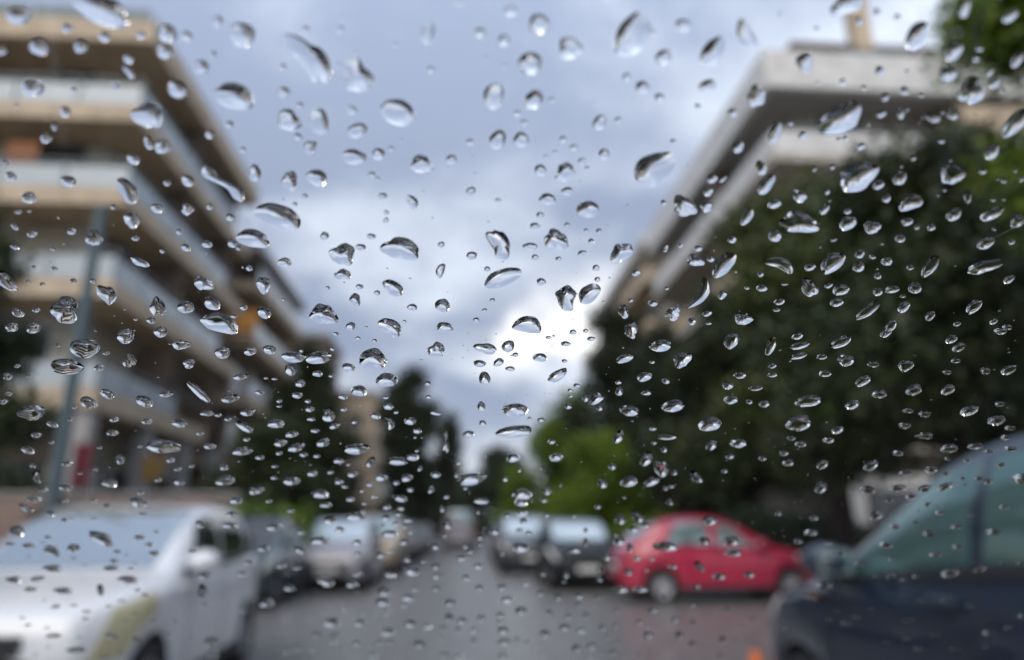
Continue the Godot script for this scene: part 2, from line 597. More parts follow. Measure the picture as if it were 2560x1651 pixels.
func block(label: String, x: float, z: float, w: float, h: float, d: float, material: String, floors: int, cols: int) -> void:
	var o := thing("house", Vector3.ZERO, 0, label, "building")
	part("wall", box(w, h, d, 0.03), material, o, at(x, h / 2, z))
	part("roof", box(w + 0.5, 0.4, d + 0.5, 0.03), "concrete", o, at(x, h + 0.2, z))
	for i in floors:
		for k in cols:
			window(o, x - w / 2 + (k + 0.5) * w / cols, 1.8 + i * (h - 1.0) / floors, minf(1.3, w / cols * 0.6), 1.5, z + d / 2, false, 1.0, (i + k) % 3)
	for i in floors - 1:
		part("balcony_slab", box(w * 0.8, 0.3, 1.0, 0.02), "plaster", o, at(x, 3.1 + i * (h - 1.0) / floors, z + d / 2 + 0.5))


func far_buildings() -> void:
	block("narrow ochre building between the left-hand trees and the far pointed tree", -9.9, -62, 6.0, 11.5, 9.0, "cream", 4, 2)
	block("pink plastered house half hidden by the left-hand trees", -12.2, -52, 5.4, 14.0, 6.0, "pink_plaster", 4, 2)
	var o := thing("house", Vector3.ZERO, 0, "pale building beyond the right block, behind the tree by the bright gap", "building")
	part("wall", box(10.0, 16.2, 13.0, 0.03), "plaster", o, at(16.0, 8.1, -42.4))
	part("roof", box(11.4, 0.6, 13.8, 0.03), "white_plaster", o, at(15.4, 16.5, -42.4))
	for i in 5:
		part("balcony_slab", box(1.2, 0.9, 12.6, 0.03), "cream", o, at(10.4, 2.6 + i * 3.0, -42.4))
		for k in 4:
			window(o, -37.6 - k * 3.0, 1.8 + i * 3.0, 1.4, 1.6, 11.0, true, -1.0, k % 3)
		for k in 2:
			window(o, 13.2 + k * 3.0, 1.8 + i * 3.0, 1.4, 1.6, -35.9, false, 1.0, k)
	block("low white house behind the trunks of the right-hand trees", 16.0, -44, 6.0, 6.0, 5.0, "white_plaster", 2, 2)


# ------------------------------------------------------------------ trees
var clumps := {}
func leaf_clump(leaf: float) -> ArrayMesh:
	var key := "%.3f" % leaf
	if clumps.has(key):
		return clumps[key]
	var r := RandomNumberGenerator.new()
	r.seed = 99
	var st := SurfaceTool.new()
	st.begin(Mesh.PRIMITIVE_TRIANGLES)
	for k in 16:
		var p := Vector3(r.randfn(0, 0.4), r.randfn(0, 0.35), r.randfn(0, 0.4)) * leaf * 2.6
		var d := Vector3(r.randfn(), r.randfn() - 0.3, r.randfn()).normalized()
		var s := d.cross(Vector3(r.randfn(), r.randfn(), r.randfn()).normalized()).normalized()
		var n := s.cross(d).normalized()
		var l := leaf * r.randf_range(0.7, 1.3)
		var shade := r.randf_range(0.7, 1.25)
		st.set_color(Color(shade, shade, shade * r.randf_range(0.8, 1.1)))
		var pts := [p, p + d * l * 0.5 + s * l * 0.3 + n * l * 0.08, p + d * l, p + d * l * 0.5 - s * l * 0.3 + n * l * 0.08]
		for t in [[0, 2, 1], [0, 3, 2]]:
			for q in t:
				st.set_normal(n)
				st.add_vertex(pts[q])
	clumps[key] = st.commit()
	return clumps[key]


func crown(parent: Node3D, lobes: Array, count: int, leaf: float, material: String) -> void:
	var mm := MultiMesh.new()
	mm.transform_format = MultiMesh.TRANSFORM_3D
	mm.use_colors = true
	mm.mesh = leaf_clump(leaf)
	mm.instance_count = count
	var total := 0.0
	for l in lobes:
		total += l[1].x * l[1].y
	var i := 0
	for li in lobes.size():
		var l = lobes[li]
		var n := int(count * l[1].x * l[1].y / total) if li < lobes.size() - 1 else count - i
		for k in n:
			if i >= count:
				break
			var d := Vector3(rng.randfn(), rng.randfn(), rng.randfn()).normalized()
			var rr := pow(rng.randf(), 0.42) * rng.randf_range(0.82, 1.1)
			var p: Vector3 = l[0] + d * l[1] * rr
			var b := Basis.from_euler(Vector3(rng.randf() * TAU, rng.randf() * TAU, rng.randf() * TAU)).scaled(Vector3.ONE * rng.randf_range(0.7, 1.35))
			mm.set_instance_transform(i, Transform3D(b, p))
			var v := rng.randf_range(0.55, 1.45)
			mm.set_instance_color(i, Color(v * rng.randf_range(0.85, 1.25), v, v * 0.9))
			i += 1
	var o := MultiMeshInstance3D.new()
	o.name = "crown"
	o.multimesh = mm
	o.material_override = mats[material]
	o.set_meta("kind", "stuff")
	parent.add_child(o, true)


func tree(label: String, base: Vector3, height: float, radius: float, material: String, count: int, leaf := 0.16, slim := 1.0, bare := 0.3, group := "") -> void:
	var o := thing("tree", base, rng.randf() * TAU, label, "tree", group)
	var st := SurfaceTool.new()
	st.begin(Mesh.PRIMITIVE_TRIANGLES)
	var r0 := 0.06 + height * 0.018
	var lean := Vector3(rng.randfn(0, 0.03), 1, rng.randfn(0, 0.03))
	var fork := lean * height * (bare + 0.12)
	add_tube(st, [Vector3.ZERO, Vector3(0, 0.25, 0), fork * 0.5, fork, lean * height * 0.88], [r0 * 1.5, r0 * 1.1, r0 * 0.95, r0 * 0.8, r0 * 0.15], 10)
	var lobes := []
	lobes.append([Vector3(0, height * (0.5 + bare * 0.42), 0), Vector3(radius * 0.45, height * (0.42 - bare * 0.36) * slim, radius * 0.45)])
	var n := 15
	for k in n:
		var a := TAU * k / n + rng.randf() * 0.6
		var f := rng.randf_range(0.0, 1.0)
		var y := height * lerpf(bare + 0.06, 0.9, f)
		var wide := radius * (1.0 - 0.72 * f * f) * rng.randf_range(0.45, 0.9)
		var tip := Vector3(cos(a) * wide, y, sin(a) * wide)
		var root := lean * height * lerpf(bare, 0.7, f * 0.8)
		add_tube(st, [root, root.lerp(tip, 0.5) + Vector3(0, -0.1, 0), tip], [r0 * 0.42, r0 * 0.28, r0 * 0.06], 6)
		var s := radius * rng.randf_range(0.26, 0.42) * (1.0 - 0.2 * f)
		lobes.append([tip, Vector3(s, s * rng.randf_range(0.7, 1.0), s)])
	st.generate_normals()
	part("trunk", st.commit(), "bark", o)
	crown(o, lobes, count, leaf, material)


func make_trees() -> void:
	tree("tall dark street tree filling the middle of the right side", Vector3(8.0, 0, -10.8), 8.0, 3.4, "leaf_dark", 2700, 0.16, 1.0, 0.3)
	tree("dark rounded tree in front of the right block's lower balconies", Vector3(7.9, 0, -14.6), 9.9, 2.9, "leaf_mid", 2400, 0.16, 1.0, 0.29)
	tree("near tree at the upper right corner with bright green leaves", Vector3(7.1, 0, -5.6), 8.9, 2.5, "leaf_bright", 1700, 0.12, 1.0, 0.42)
	tree("dark tree at the foot of the right block's street corner", Vector3(8.1, 0, -20.6), 8.8, 2.5, "leaf_dark", 1700, 0.16, 1.0, 0.12)
	tree("slim dark tree standing left of the pale building beyond the right block", Vector3(8.3, 0, -29.0), 10.0, 2.3, "leaf_deep", 1700, 0.17, 1.0, 0.12)
	tree("tall dark tree right beside the bright gap in the clouds", Vector3(8.9, 0, -38.0), 14.6, 3.6, "leaf_deep", 2200, 0.2, 1.0, 0.1)
	tree("light green bushy tree right of the far end of the road", Vector3(6.2, 0, -43.0), 9.4, 4.2, "leaf_bright", 2400, 0.2, 1.0, 0.06)
	tree("low light green tree behind the right-hand parked cars", Vector3(5.6, 0, -28.0), 5.0, 2.3, "leaf_bright", 1400, 0.16, 1.0, 0.1)
	tree("dark pointed tree left of the far end of the road", Vector3(-3.8, 0, -50.0), 12.8, 2.9, "leaf_deep", 2200, 0.2, 1.05, 0.08)
	tree("small thin-crowned tree just right of the far pointed tree", Vector3(-0.9, 0, -56.0), 11.0, 1.4, "leaf_deep", 420, 0.2, 1.0, 0.3)
	tree("dark tree in front of the second left block below its awnings", Vector3(-6.5, 0, -31.6), 9.6, 2.2, "leaf_dark", 1900, 0.18, 1.0, 0.12)
	tree("shorter dark tree near the end of the left block's lowest balcony", Vector3(-6.3, 0, -24.4), 5.2, 1.7, "leaf_dark", 1500, 0.16, 1.0, 0.15)
	tree("dark green tree at the left edge in front of the corner block", Vector3(-9.3, 0, -12.6), 7.6, 2.0, "leaf_dark", 1500, 0.14, 1.0, 0.3)
	tree("far dark tree filling the road's end on the left side", Vector3(-4.6, 0, -84.0), 10.2, 4.6, "leaf_deep", 1600, 0.3, 1.0, 0.05)
	tree("far dark tree filling the road's end on the right side", Vector3(4.6, 0, -80.0), 10.0, 4.6, "leaf_deep", 1600, 0.3, 1.0, 0.05)
	tree("farthest low tree closing the view down the road", Vector3(0.2, 0, -104.0), 7.6, 5.6, "leaf_deep", 1500, 0.34, 1.0, 0.02)
	bush("bright green bush between the white car and the silver car", Vector3(-4.7, 0, -16.4), 1.5, 1.95, "leaf_bright", 900)
	bush("dark hedge behind the red car under the right-hand trees", Vector3(8.2, 0, -18.4), 3.0, 1.5, "leaf_deep", 1300)
	bush("dark bushes under the trees left of the far road", Vector3(-6.6, 0, -27.5), 2.4, 3.2, "leaf_dark", 1300)
	bush("added dark bushes that darken the foot of the left block's street corner", Vector3(-11.2, 0, -19.3), 2.6, 2.9, "leaf_deep", 1500)  # bushes added to darken the block's ground floor at the corner
	bush("added dark low shrubs that darken the left block's front near the left edge", Vector3(-16.2, 0, -19.3), 3.0, 2.7, "leaf_deep", 1500)  # shrubs added so the ground floor reads dark here too
	bush("bushes beside the far right pavement behind the parked cars", Vector3(5.8, 0, -33.5), 2.0, 3.0, "leaf_bright", 1200)


func bush(label: String, base: Vector3, r: float, h: float, material: String, count: int) -> void:
	var o := thing("bush", base, 0, label, "bush")
	var st := SurfaceTool.new()
	st.begin(Mesh.PRIMITIVE_TRIANGLES)
	var lobes := []
	for k in 6:
		var tip := Vector3(rng.randf_range(-0.7, 0.7) * r, h * rng.randf_range(0.35, 0.75), rng.randf_range(-0.5, 0.5) * r)
		add_tube(st, [Vector3(tip.x * 0.3, 0, tip.z * 0.3), tip * 0.6, tip], [0.05, 0.035, 0.01], 6)
		lobes.append([tip, Vector3(r * 0.45, h * 0.34, r * 0.4)])
	st.generate_normals()
	part("stems", st.commit(), "bark", o)
	crown(o, lobes, count, 0.13, material)


# ------------------------------------------------------------------ street furniture
func make_street_things() -> void:
	var o := thing("street_post", Vector3(-4.72, 0.14, -8.9), 0, "tall teal painted post rising in front of the left block", "post")
	part("base", lathe([[0.0, 0.62], [0.11, 0.62], [0.125, 0.56], [0.13, 0.1], [0.17, 0.05], [0.18, 0.0]], 18), "teal_metal", o)
	part("pole", tube([Vector3(0, 0.5, 0), Vector3(0, 3, 0), Vector3(0, 5.15, 0)], [0.085, 0.078, 0.068], 14), "teal_metal", o)
	part("cap", ball(0.08, 0.05, 0.08), "teal_metal", o, at(0, 5.16, 0))
	o = thing("street_sign", Vector3(-7.17, 0.14, -14.3), 0.2, "narrow red sign panel on a post beside the tall teal post", "sign")
	part("panel", box(0.3, 0.85, 0.06, 0.02), "red_paint", o, at(0, 2.3, 0))
	part("post", tube([Vector3(0, 0, -0.06), Vector3(0, 1.4, -0.06), Vector3(0, 2.7, -0.06)], [0.035, 0.035, 0.035], 10), "rail_metal", o)
	o = thing("street_sign", Vector3(-6.83, 0.14, -16.65), 0.1, "square yellow sign board on a post in front of the dark ground floor", "sign")
	part("panel", box(0.42, 0.55, 0.06, 0.02), "yellow_paint", o, at(0, 2.42, 0))
	part("post", tube([Vector3(0, 0, -0.06), Vector3(0, 1.4, -0.06), Vector3(0, 2.65, -0.06)], [0.035, 0.035, 0.035], 10), "rail_metal", o)
	o = thing("garden_wall", Vector3.ZERO, 0, "pinkish wall along the left pavement behind the white car", "wall")
	for k in 8:
		part("wall_panel", box(1.48, 1.9, 0.2, 0.02), "pink_plaster", o, at(-16.6 + k * 1.5, 1.09, -18.4))
		part("coping", box(1.49, 0.08, 0.28, 0.02), "concrete", o, at(-16.6 + k * 1.5, 2.08, -18.4))
	o = thing("traffic_cone", Vector3(2.15, 0, -5.45), 0.2, "orange traffic cone beside the dark car's nose at the bottom edge", "cone")
	part("body", lathe([[0.0, 0.46], [0.028, 0.455], [0.036, 0.43], [0.13, 0.035], [0.135, 0.03]], 20), "orange_plastic", o)
	part("base", box(0.34, 0.03, 0.34, 0.01), "orange_plastic", o, at(0, 0.015, 0))


# ------------------------------------------------------------------ cars
func curve(pts: Array, x: float) -> float:
	# smooth interpolation through (x, y) pairs listed with falling x
	for i in pts.size() - 1:
		var a = pts[i]
		var b = pts[i + 1]
		if x >= b[0]:
			var t := clampf((a[0] - x) / maxf(a[0] - b[0], 1e-5), 0.0, 1.0)
			var m0 := 0.0
			var m1 := 0.0
			var w: float = a[0] - b[0]
			if i > 0:
				m0 = (b[1] - pts[i - 1][1]) / (pts[i - 1][0] - b[0]) * w
			else:
				m0 = b[1] - a[1]
			if i < pts.size() - 2:
				m1 = (pts[i + 2][1] - a[1]) / (a[0] - pts[i + 2][0]) * w
			else:
				m1 = b[1] - a[1]
			# keep the curve from overshooting
			var dd: float = b[1] - a[1]
			m0 = clampf(m0, minf(0.0, dd) * 2.0, maxf(0.0, dd) * 2.0)
			m1 = clampf(m1, minf(0.0, dd) * 2.0, maxf(0.0, dd) * 2.0)
			var t2 := t * t
			var t3 := t2 * t
			return (2 * t3 - 3 * t2 + 1) * a[1] + (t3 - 2 * t2 + t) * m0 + (-2 * t3 + 3 * t2) * b[1] + (t3 - t2) * m1
	return pts[pts.size() - 1][1]


# One point of a car's skin: x along the car (nose at +x), t from 0 (sill) over 4 (shoulder) to 8 (roof's middle).
func skin(c: Dictionary, x: float, t: float, side: float, out := 0.0) -> Vector3:
	var half: float = c.len / 2
	var ends := maxf(0.0, (absf(x) - half * 0.52) / (half * 0.48))
	var zs: float = c.wid / 2 * (1.0 - 0.30 * pow(ends, c.get("round", 2.6)))
	var low: float = c.low + 0.10 * pow(ends, 3.0)
	var belt := curve(c.belt, x)
	var top := maxf(curve(c.top, x), belt + 0.01)
	for wx in c.wheels:
		var dx := absf(x - wx)
		var rr: float = c.tyre + 0.055
		if dx < rr:
			low = maxf(low, c.tyre + sqrt(rr * rr - dx * dx))
	low = minf(low, belt - 0.03)
	var g := clampf((top - belt) / 0.4, 0.0, 1.0)
	var p := [
		Vector2(low, zs * 0.955), Vector2(lerpf(low, belt, 0.28), zs * 0.99), Vector2(lerpf(low, belt, 0.58), zs), Vector2(lerpf(low, belt, 0.86), zs * 0.985), Vector2(belt, zs * 0.94),
		Vector2(lerpf(belt, top, 0.5), zs * lerpf(0.9, 0.885, g)), Vector2(lerpf(belt, top, 0.88), zs * lerpf(0.82, 0.77, g)), Vector2(lerpf(belt, top, 0.975), zs * lerpf(0.62, 0.64, g)), Vector2(top, 0.0)]
	var i := clampi(int(floor(t)), 0, 7)
	var f := t - i
	# Catmull-Rom through the section's points
	var a: Vector2 = p[maxi(i - 1, 0)]
	var b: Vector2 = p[i]
	var d: Vector2 = p[i + 1]
	var e: Vector2 = p[mini(i + 2, 8)] if i < 7 else Vector2(top, -p[7].y)
	var q := b.cubic_interpolate(d, a, e, f)
	var r := Vector3(x, q.x, q.y * side)
	if out != 0.0:
		var h := 0.02
		var du := skin(c, clampf(x + h, -half, half), t, side) - skin(c, clampf(x - h, -half, half), t, side)
		var dv := skin(c, x, minf(t + 0.06, 8.0), side) - skin(c, x, maxf(t - 0.06, 0.0), side)
		var n := du.cross(dv).normalized()
		if n.dot(Vector3(0, q.x - 0.5, q.y * side)) < 0.0 and absf(n.z) + absf(n.y) > 0.2:
			n = -n
		r += n * out
	return r


func stations(c: Dictionary) -> Array:
	var half: float = c.len / 2
	var xs := []
	var n := 84
	for k in n + 1:
		var u := float(k) / n * 2.0 - 1.0
		xs.append(half * (u * 0.55 + 0.45 * sin(u * PI / 2)))
	return xs


# A panel lying on the skin between two stations and two heights (each may change along x).
func skin_patch(c: Dictionary, x0: float, x1: float, t0: float, t1: float, side: float, out := 0.006, slant0 := 0.0, slant1 := 0.0) -> ArrayMesh:
	var st := SurfaceTool.new()
	st.begin(Mesh.PRIMITIVE_TRIANGLES)
	var nx := maxi(3, int(absf(x1 - x0) / 0.07))
	var nt := maxi(3, int(absf(t1 - t0) * 4))
	var front := []
	var back := []
	for i in nx + 1:
		var row := []
		var rowb := []
		for j in nt + 1:
			var v := float(j) / nt
			var t := lerpf(t0, t1, v)
			var x := lerpf(x0 + slant0 * v, x1 + slant1 * v, float(i) / nx)
			row.append(skin(c, x, t, side, out))
			rowb.append(skin(c, x, t, side, -0.012))
		front.append(row)
		back.append(rowb)
	add_facing(st, front, Vector3(0, 0.4, side))
	# edges, so that the panel has thickness
	for e in [0, nx]:
		add_sheet(st, [front[e], back[e]], (side < 0) != (e == 0), false)
	var lo_f := []
	var lo_b := []
	var hi_f := []
	var hi_b := []
	for i in nx + 1:
		lo_f.append(front[i][0])
		lo_b.append(back[i][0])
		hi_f.append(front[i][nt])
		hi_b.append(back[i][nt])
	add_sheet(st, [lo_f, lo_b], side < 0, false)
	add_sheet(st, [hi_f, hi_b], side > 0, false)
	st.generate_normals()
	return st.commit()


# A panel across the car's whole width (windscreen, rear window, bonnet badge strip).
func skin_across(c: Dictionary, x0: float, x1: float, t0: float, out := 0.006) -> ArrayMesh:
	var rows := []
	var nx := maxi(4, int(absf(x1 - x0) / 0.06))
	for i in nx + 1:
		var x := lerpf(x0, x1, float(i) / nx)
		var row := []
		for j in 17:
			var v := float(j) / 16 * 2.0 - 1.0
			row.append(skin(c, x, lerpf(8.0, t0, absf(v)), 1.0 if v >= 0 else -1.0, out))
		rows.append(row)
	return facing(rows, Vector3.UP)


func wheel(parent: Node3D, c: Dictionary, x: float, side: float) -> void:
	var r: float = c.tyre
	var w := Node3D.new()
	w.name = "wheel"
	w.position = Vector3(x, r, side * (c.wid / 2 - 0.125))
	w.rotation.x = PI / 2 * side
	var k := 0
	while parent.has_node(NodePath(w.name)):
		k += 1
		w.name = "wheel_%03d" % k
	parent.add_child(w, true)
	part("tyre", lathe([[r * 0.62, 0.085], [r * 0.72, 0.10], [r * 0.93, 0.10], [r * 0.985, 0.075], [r, 0.03], [r, -0.03], [r * 0.985, -0.075], [r * 0.93, -0.1], [r * 0.6, -0.1]], 28), "rubber", w)
	var st := SurfaceTool.new()
	st.begin(Mesh.PRIMITIVE_TRIANGLES)
	var rim := lathe([[0.0, 0.07], [r * 0.14, 0.075], [r * 0.17, 0.05], [r * 0.5, 0.035], [r * 0.58, 0.07], [r * 0.64, 0.086], [r * 0.66, 0.06]], 28)
	st.append_from(rim, 0, Transform3D())
	for s in 7:
		var b := Basis(Vector3.UP, TAU * s / 7.0)
		st.append_from(box(r * 0.46, 0.03, r * 0.16, 0.01), 0, Transform3D(b, b * Vector3(r * 0.36, 0.055, 0)))
	part("rim", st.commit(), "rim_metal", w)


func car(label: String, pos: Vector3, turn: float, c: Dictionary, paint: String, group := "") -> Node3D:
	var o := thing("parked_car", pos, turn, label, "car", group)
	var half: float = c.len / 2
	var st := SurfaceTool.new()
	st.begin(Mesh.PRIMITIVE_TRIANGLES)
	var rows := []
	for x in stations(c):
		var row := []
		for j in range(-24, 25):
			row.append(skin(c, x, 8.0 - absf(j) / 3.0, 1.0 if j >= 0 else -1.0))
		rows.append(row)
	add_sheet(st, rows, true)
	# close nose and tail
	for e in [0, rows.size() - 1]:
		var mid: Vector3 = Vector3(rows[e][24].x + (0.03 if e else -0.03), (rows[e][24].y + rows[e][0].y) / 2, 0)
		var ring := []
		for p in rows[e]:
			ring.append(mid)
		add_facing(st, [rows[e], ring], Vector3(1 if e else -1, 0, 0))
	st.generate_normals()
	part("body", st.commit(), paint, o)
	part("underbody", box(c.len * 0.9, 0.34, c.wid * 0.74, 0.05), "rubber", o, at(0, c.low + 0.16, 0))
	for wx in c.wheels:
		for s in [-1.0, 1.0]:
			part("wheel_arch", box(c.tyre * 2.0, c.tyre * 1.5, 0.2, 0.05), "rubber", o, at(wx, c.tyre * 1.2, s * (c.wid / 2 - 0.32)))
			wheel(o, c, wx, s)
	# glass
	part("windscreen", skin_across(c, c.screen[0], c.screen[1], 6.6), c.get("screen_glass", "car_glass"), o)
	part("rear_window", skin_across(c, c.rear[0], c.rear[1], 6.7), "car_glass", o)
	for s in [-1.0, 1.0]:
		for w in c.windows:
			part("side_window", skin_patch(c, w[0], w[1], 4.25, 5.8, s, 0.006, w[2], w[3]), c.get("side_glass", "car_glass"), o)
		for d in c.doors:
			part("door_gap", skin_patch(c, d - 0.006, d + 0.006, 0.4, 4.1, s, 0.002), "black_trim", o)
			part("door_handle", box(0.17, 0.03, 0.03, 0.012), paint, o, Transform3D(Basis(), skin(c, d + 0.14, 3.35, s, 0.02)))
		part("sill_trim", skin_patch(c, c.wheels[1] + c.tyre + 0.1, c.wheels[0] - c.tyre - 0.1, 0.02, 0.5, s, 0.006), "black_trim", o)
		part("belt_trim", skin_patch(c, c.windows[0][0] + 0.05, c.windows[c.windows.size() - 1][1], 4.05, 4.2, s, 0.008), "black_trim", o)
		part("headlight", skin_patch(c, half - 0.06, half - c.lamp, c.get("lamp_low", 2.5), 3.95, s, 0.008, -0.16, -0.02), c.get("lamp_glass", "headlamp_clear"), o)
		part("tail_light", skin_patch(c, -half + 0.28, -half + 0.05, 2.6, 4.2, s, 0.008, 0.03, 0.03), "tail_red", o)
		var mp := skin(c, c.mirror, 4.2, s, 0.10)
		var mir := part("mirror", ball(0.11, 0.085, 0.12), paint, o, Transform3D(Basis(), mp + Vector3(0, 0.05, s * 0.02)))
		part("mirror_glass", box(0.008, 0.11, 0.16, 0.003), "car_glass", mir, at(-0.088, 0, 0))
		part("mirror_foot", box(0.07, 0.04, 0.12, 0.015), "black_trim", mir, at(0.02, -0.06, -s * 0.07))
	part("bumper", skin_face(c, 0.35, 0.62, 1.0), "black_trim", o)
	part("grille", box(0.04, 0.11, c.wid * 0.36, 0.015), "black_trim", o, at(half + 0.012, curve(c.top, half) * 0.98, 0))
	part("number_plate", box(0.02, 0.11, 0.46, 0.005), "plate_white", o, at(half + 0.045, 0.46, 0))
	part("rear_plate", box(0.02, 0.11, 0.46, 0.005), "plate_white", o, at(-half - 0.035, 0.62, 0))
	return o


func ball(rx: float, ry: float, rz: float) -> ArrayMesh:
	var rows := []
	for i in 11:
		var a := PI * i / 10.0
		var row := []
		for k in 17:
			var t := TAU * (k % 16) / 16.0
			row.append(Vector3(cos(t) * sin(a) * rx, cos(a) * ry, sin(t) * sin(a) * rz))
		rows.append(row)
	return sheet(rows, true)


# A rounded bumper bar wrapped round the nose.
func skin_face(c: Dictionary, y0: float, y1: float, dir: float) -> ArrayMesh:
	var half: float = c.len / 2
	var rows := []
	for i in 5:
		var y := lerpf(y0, y1, i / 4.0)
		var bulge := 0.03 * sin(PI * i / 4.0)
		var row := []
		for k in 15:
			var v := k / 14.0 * 2.0 - 1.0
			row.append(Vector3(dir * (half + 0.005 + bulge - 0.05 * pow(absf(v), 3.0)), y, v * c.wid / 2 * 0.68))
		rows.append(row)
	return facing(rows, Vector3(dir, 0, 0))


func make_cars() -> void:
	var hatch := {
		"len": 3.75, "wid": 1.66, "low": 0.2, "tyre": 0.29, "wheels": [1.2, -1.22], "lamp": 0.66, "mirror": 0.62,
		"top": [[1.875, 0.58], [1.84, 0.72], [1.6, 0.86], [1.1, 0.98], [0.92, 1.02], [0.15, 1.44], [-0.35, 1.52], [-1.1, 1.49], [-1.5, 1.39], [-1.8, 0.98], [-1.875, 0.62]],
		"belt": [[1.875, 0.54], [1.84, 0.68], [1.6, 0.8], [1.1, 0.92], [0.9, 0.95], [-0.4, 1.0], [-1.5, 1.05], [-1.8, 0.93], [-1.875, 0.58]],
		"screen": [0.9, 0.06], "rear": [-1.42, -1.74], "windows": [[0.62, -0.18, -0.4, 0.0], [-0.26, -1.0, 0.0, 0.02], [-1.08, -1.42, 0.0, 0.14]], "doors": [0.62, -0.22, -1.04]}
	var white := hatch.duplicate(true)
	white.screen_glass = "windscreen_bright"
	white.lamp_glass = "headlamp_yellow"
	white.lamp_low = 1.75
	white.side_glass = "pane"
	white.lamp = 0.58
	white.top = [[1.875, 0.66], [1.86, 0.79], [1.6, 0.9], [1.1, 0.99], [0.92, 1.02], [0.15, 1.44], [-0.35, 1.52], [-1.1, 1.49], [-1.5, 1.39], [-1.8, 0.98], [-1.875, 0.62]]
	white.belt = [[1.875, 0.62], [1.86, 0.75], [1.6, 0.84], [1.1, 0.93], [0.9, 0.95], [-0.4, 1.0], [-1.5, 1.05], [-1.8, 0.93], [-1.875, 0.58]]
	white.round = 3.4
	car("white hatchback facing the viewer at lower left with yellowed headlight", Vector3(-2.86, 0, -6.55), -PI / 2 + 0.02, white, "paint_white")
	var bubble := {
		"len": 3.72, "wid": 1.64, "low": 0.2, "tyre": 0.285, "wheels": [1.22, -1.2], "lamp": 0.5, "mirror": 0.66, "round": 2.2,
		"top": [[1.86, 0.56], [1.8, 0.72], [1.55, 0.86], [1.15, 0.95], [0.95, 1.0], [0.3, 1.36], [-0.25, 1.52], [-0.85, 1.49], [-1.3, 1.32], [-1.65, 1.0], [-1.82, 0.8], [-1.86, 0.5]],
		"belt": [[1.86, 0.52], [1.8, 0.67], [1.55, 0.79], [1.1, 0.88], [0.9, 0.91], [-0.4, 0.95], [-1.2, 0.96], [-1.65, 0.86], [-1.82, 0.72], [-1.86, 0.46]],
		"screen": [0.9, 0.02], "rear": [-1.12, -1.55], "windows": [[0.62, -0.14, -0.42, 0.0], [-0.28, -1.12, 0.0, 0.22]], "doors": [0.66, -0.21]}
	bubble.screen_glass = "car_glass"
	car("rounded red hatchback parked broadside with its nose to the right", Vector3(4.83, 0, -14.1), 0.03, bubble, "paint_red")
	var tall := {
		"len": 4.3, "wid": 1.82, "low": 0.24, "tyre": 0.33, "wheels": [1.32, -1.3], "lamp": 0.55, "mirror": 0.72,
		"top": [[2.15, 0.6], [2.1, 0.8], [1.8, 0.95], [1.3, 1.05], [1.12, 1.1], [0.2, 1.58], [-0.4, 1.68], [-1.4, 1.66], [-1.9, 1.5], [-2.08, 1.1], [-2.15, 0.6]],
		"belt": [[2.15, 0.56], [2.1, 0.74], [1.8, 0.88], [1.3, 0.98], [1.1, 1.02], [-0.2, 1.13], [-1.8, 1.22], [-2.08, 1.0], [-2.15, 0.56]],
		"screen": [1.08, 0.1], "rear": [-1.82, -2.03], "windows": [[0.86, -0.12, -0.52, 0.0], [-0.2, -1.1, 0.0, 0.0], [-1.2, -1.75, 0.0, 0.12]], "doors": [0.86, -0.16, -1.15]}
	var navy := tall.duplicate(true)
	navy.side_glass = "car_glass_teal"
	var suv := car("dark navy car close at the lower right, its side windows greenish", Vector3(2.72, 0, -2.75), PI / 2, navy, "paint_navy")
	part("side_repeater", box(0.07, 0.03, 0.02, 0.008), "amber_lens", suv, Transform3D(Basis(), skin(navy, 1.02, 3.2, 1.0, 0.012)))
	part("side_repeater", box(0.07, 0.03, 0.02, 0.008), "amber_lens", suv, Transform3D(Basis(), skin(navy, 1.02, 3.2, -1.0, 0.012)))
	var grey := hatch.duplicate(true)
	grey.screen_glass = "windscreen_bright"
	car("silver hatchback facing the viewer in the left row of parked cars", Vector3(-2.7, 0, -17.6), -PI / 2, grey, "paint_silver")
	var dim := hatch.duplicate(true)
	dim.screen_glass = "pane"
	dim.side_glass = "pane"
	car("dark teal car between the white hatchback and the silver one", Vector3(-3.9, 0, -14.2), -PI / 2 + 0.05, dim, "paint_teal")
	car("beige car just behind the silver hatchback on the left", Vector3(-2.55, 0, -23.0), -PI / 2, tall, "paint_beige")
	car("black hatchback left of the road well behind the beige car", Vector3(-2.3, 0, -29.0), -PI / 2, dim, "paint_black")
	car("small grey car farthest along the left row", Vector3(-2.1, 0, -36.0), -PI / 2, dim, "paint_grey")
	var pale := tall.duplicate(true)
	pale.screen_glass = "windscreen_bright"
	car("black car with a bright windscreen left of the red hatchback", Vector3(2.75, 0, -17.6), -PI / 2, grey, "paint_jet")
	car("grey tall car behind the black one in the right row", Vector3(2.1, 0, -23.6), -PI / 2, pale, "paint_grey")
	car("dark car behind the grey tall car in the right row", Vector3(2.1, 0, -30.0), -PI / 2, dim, "paint_black")
	van()


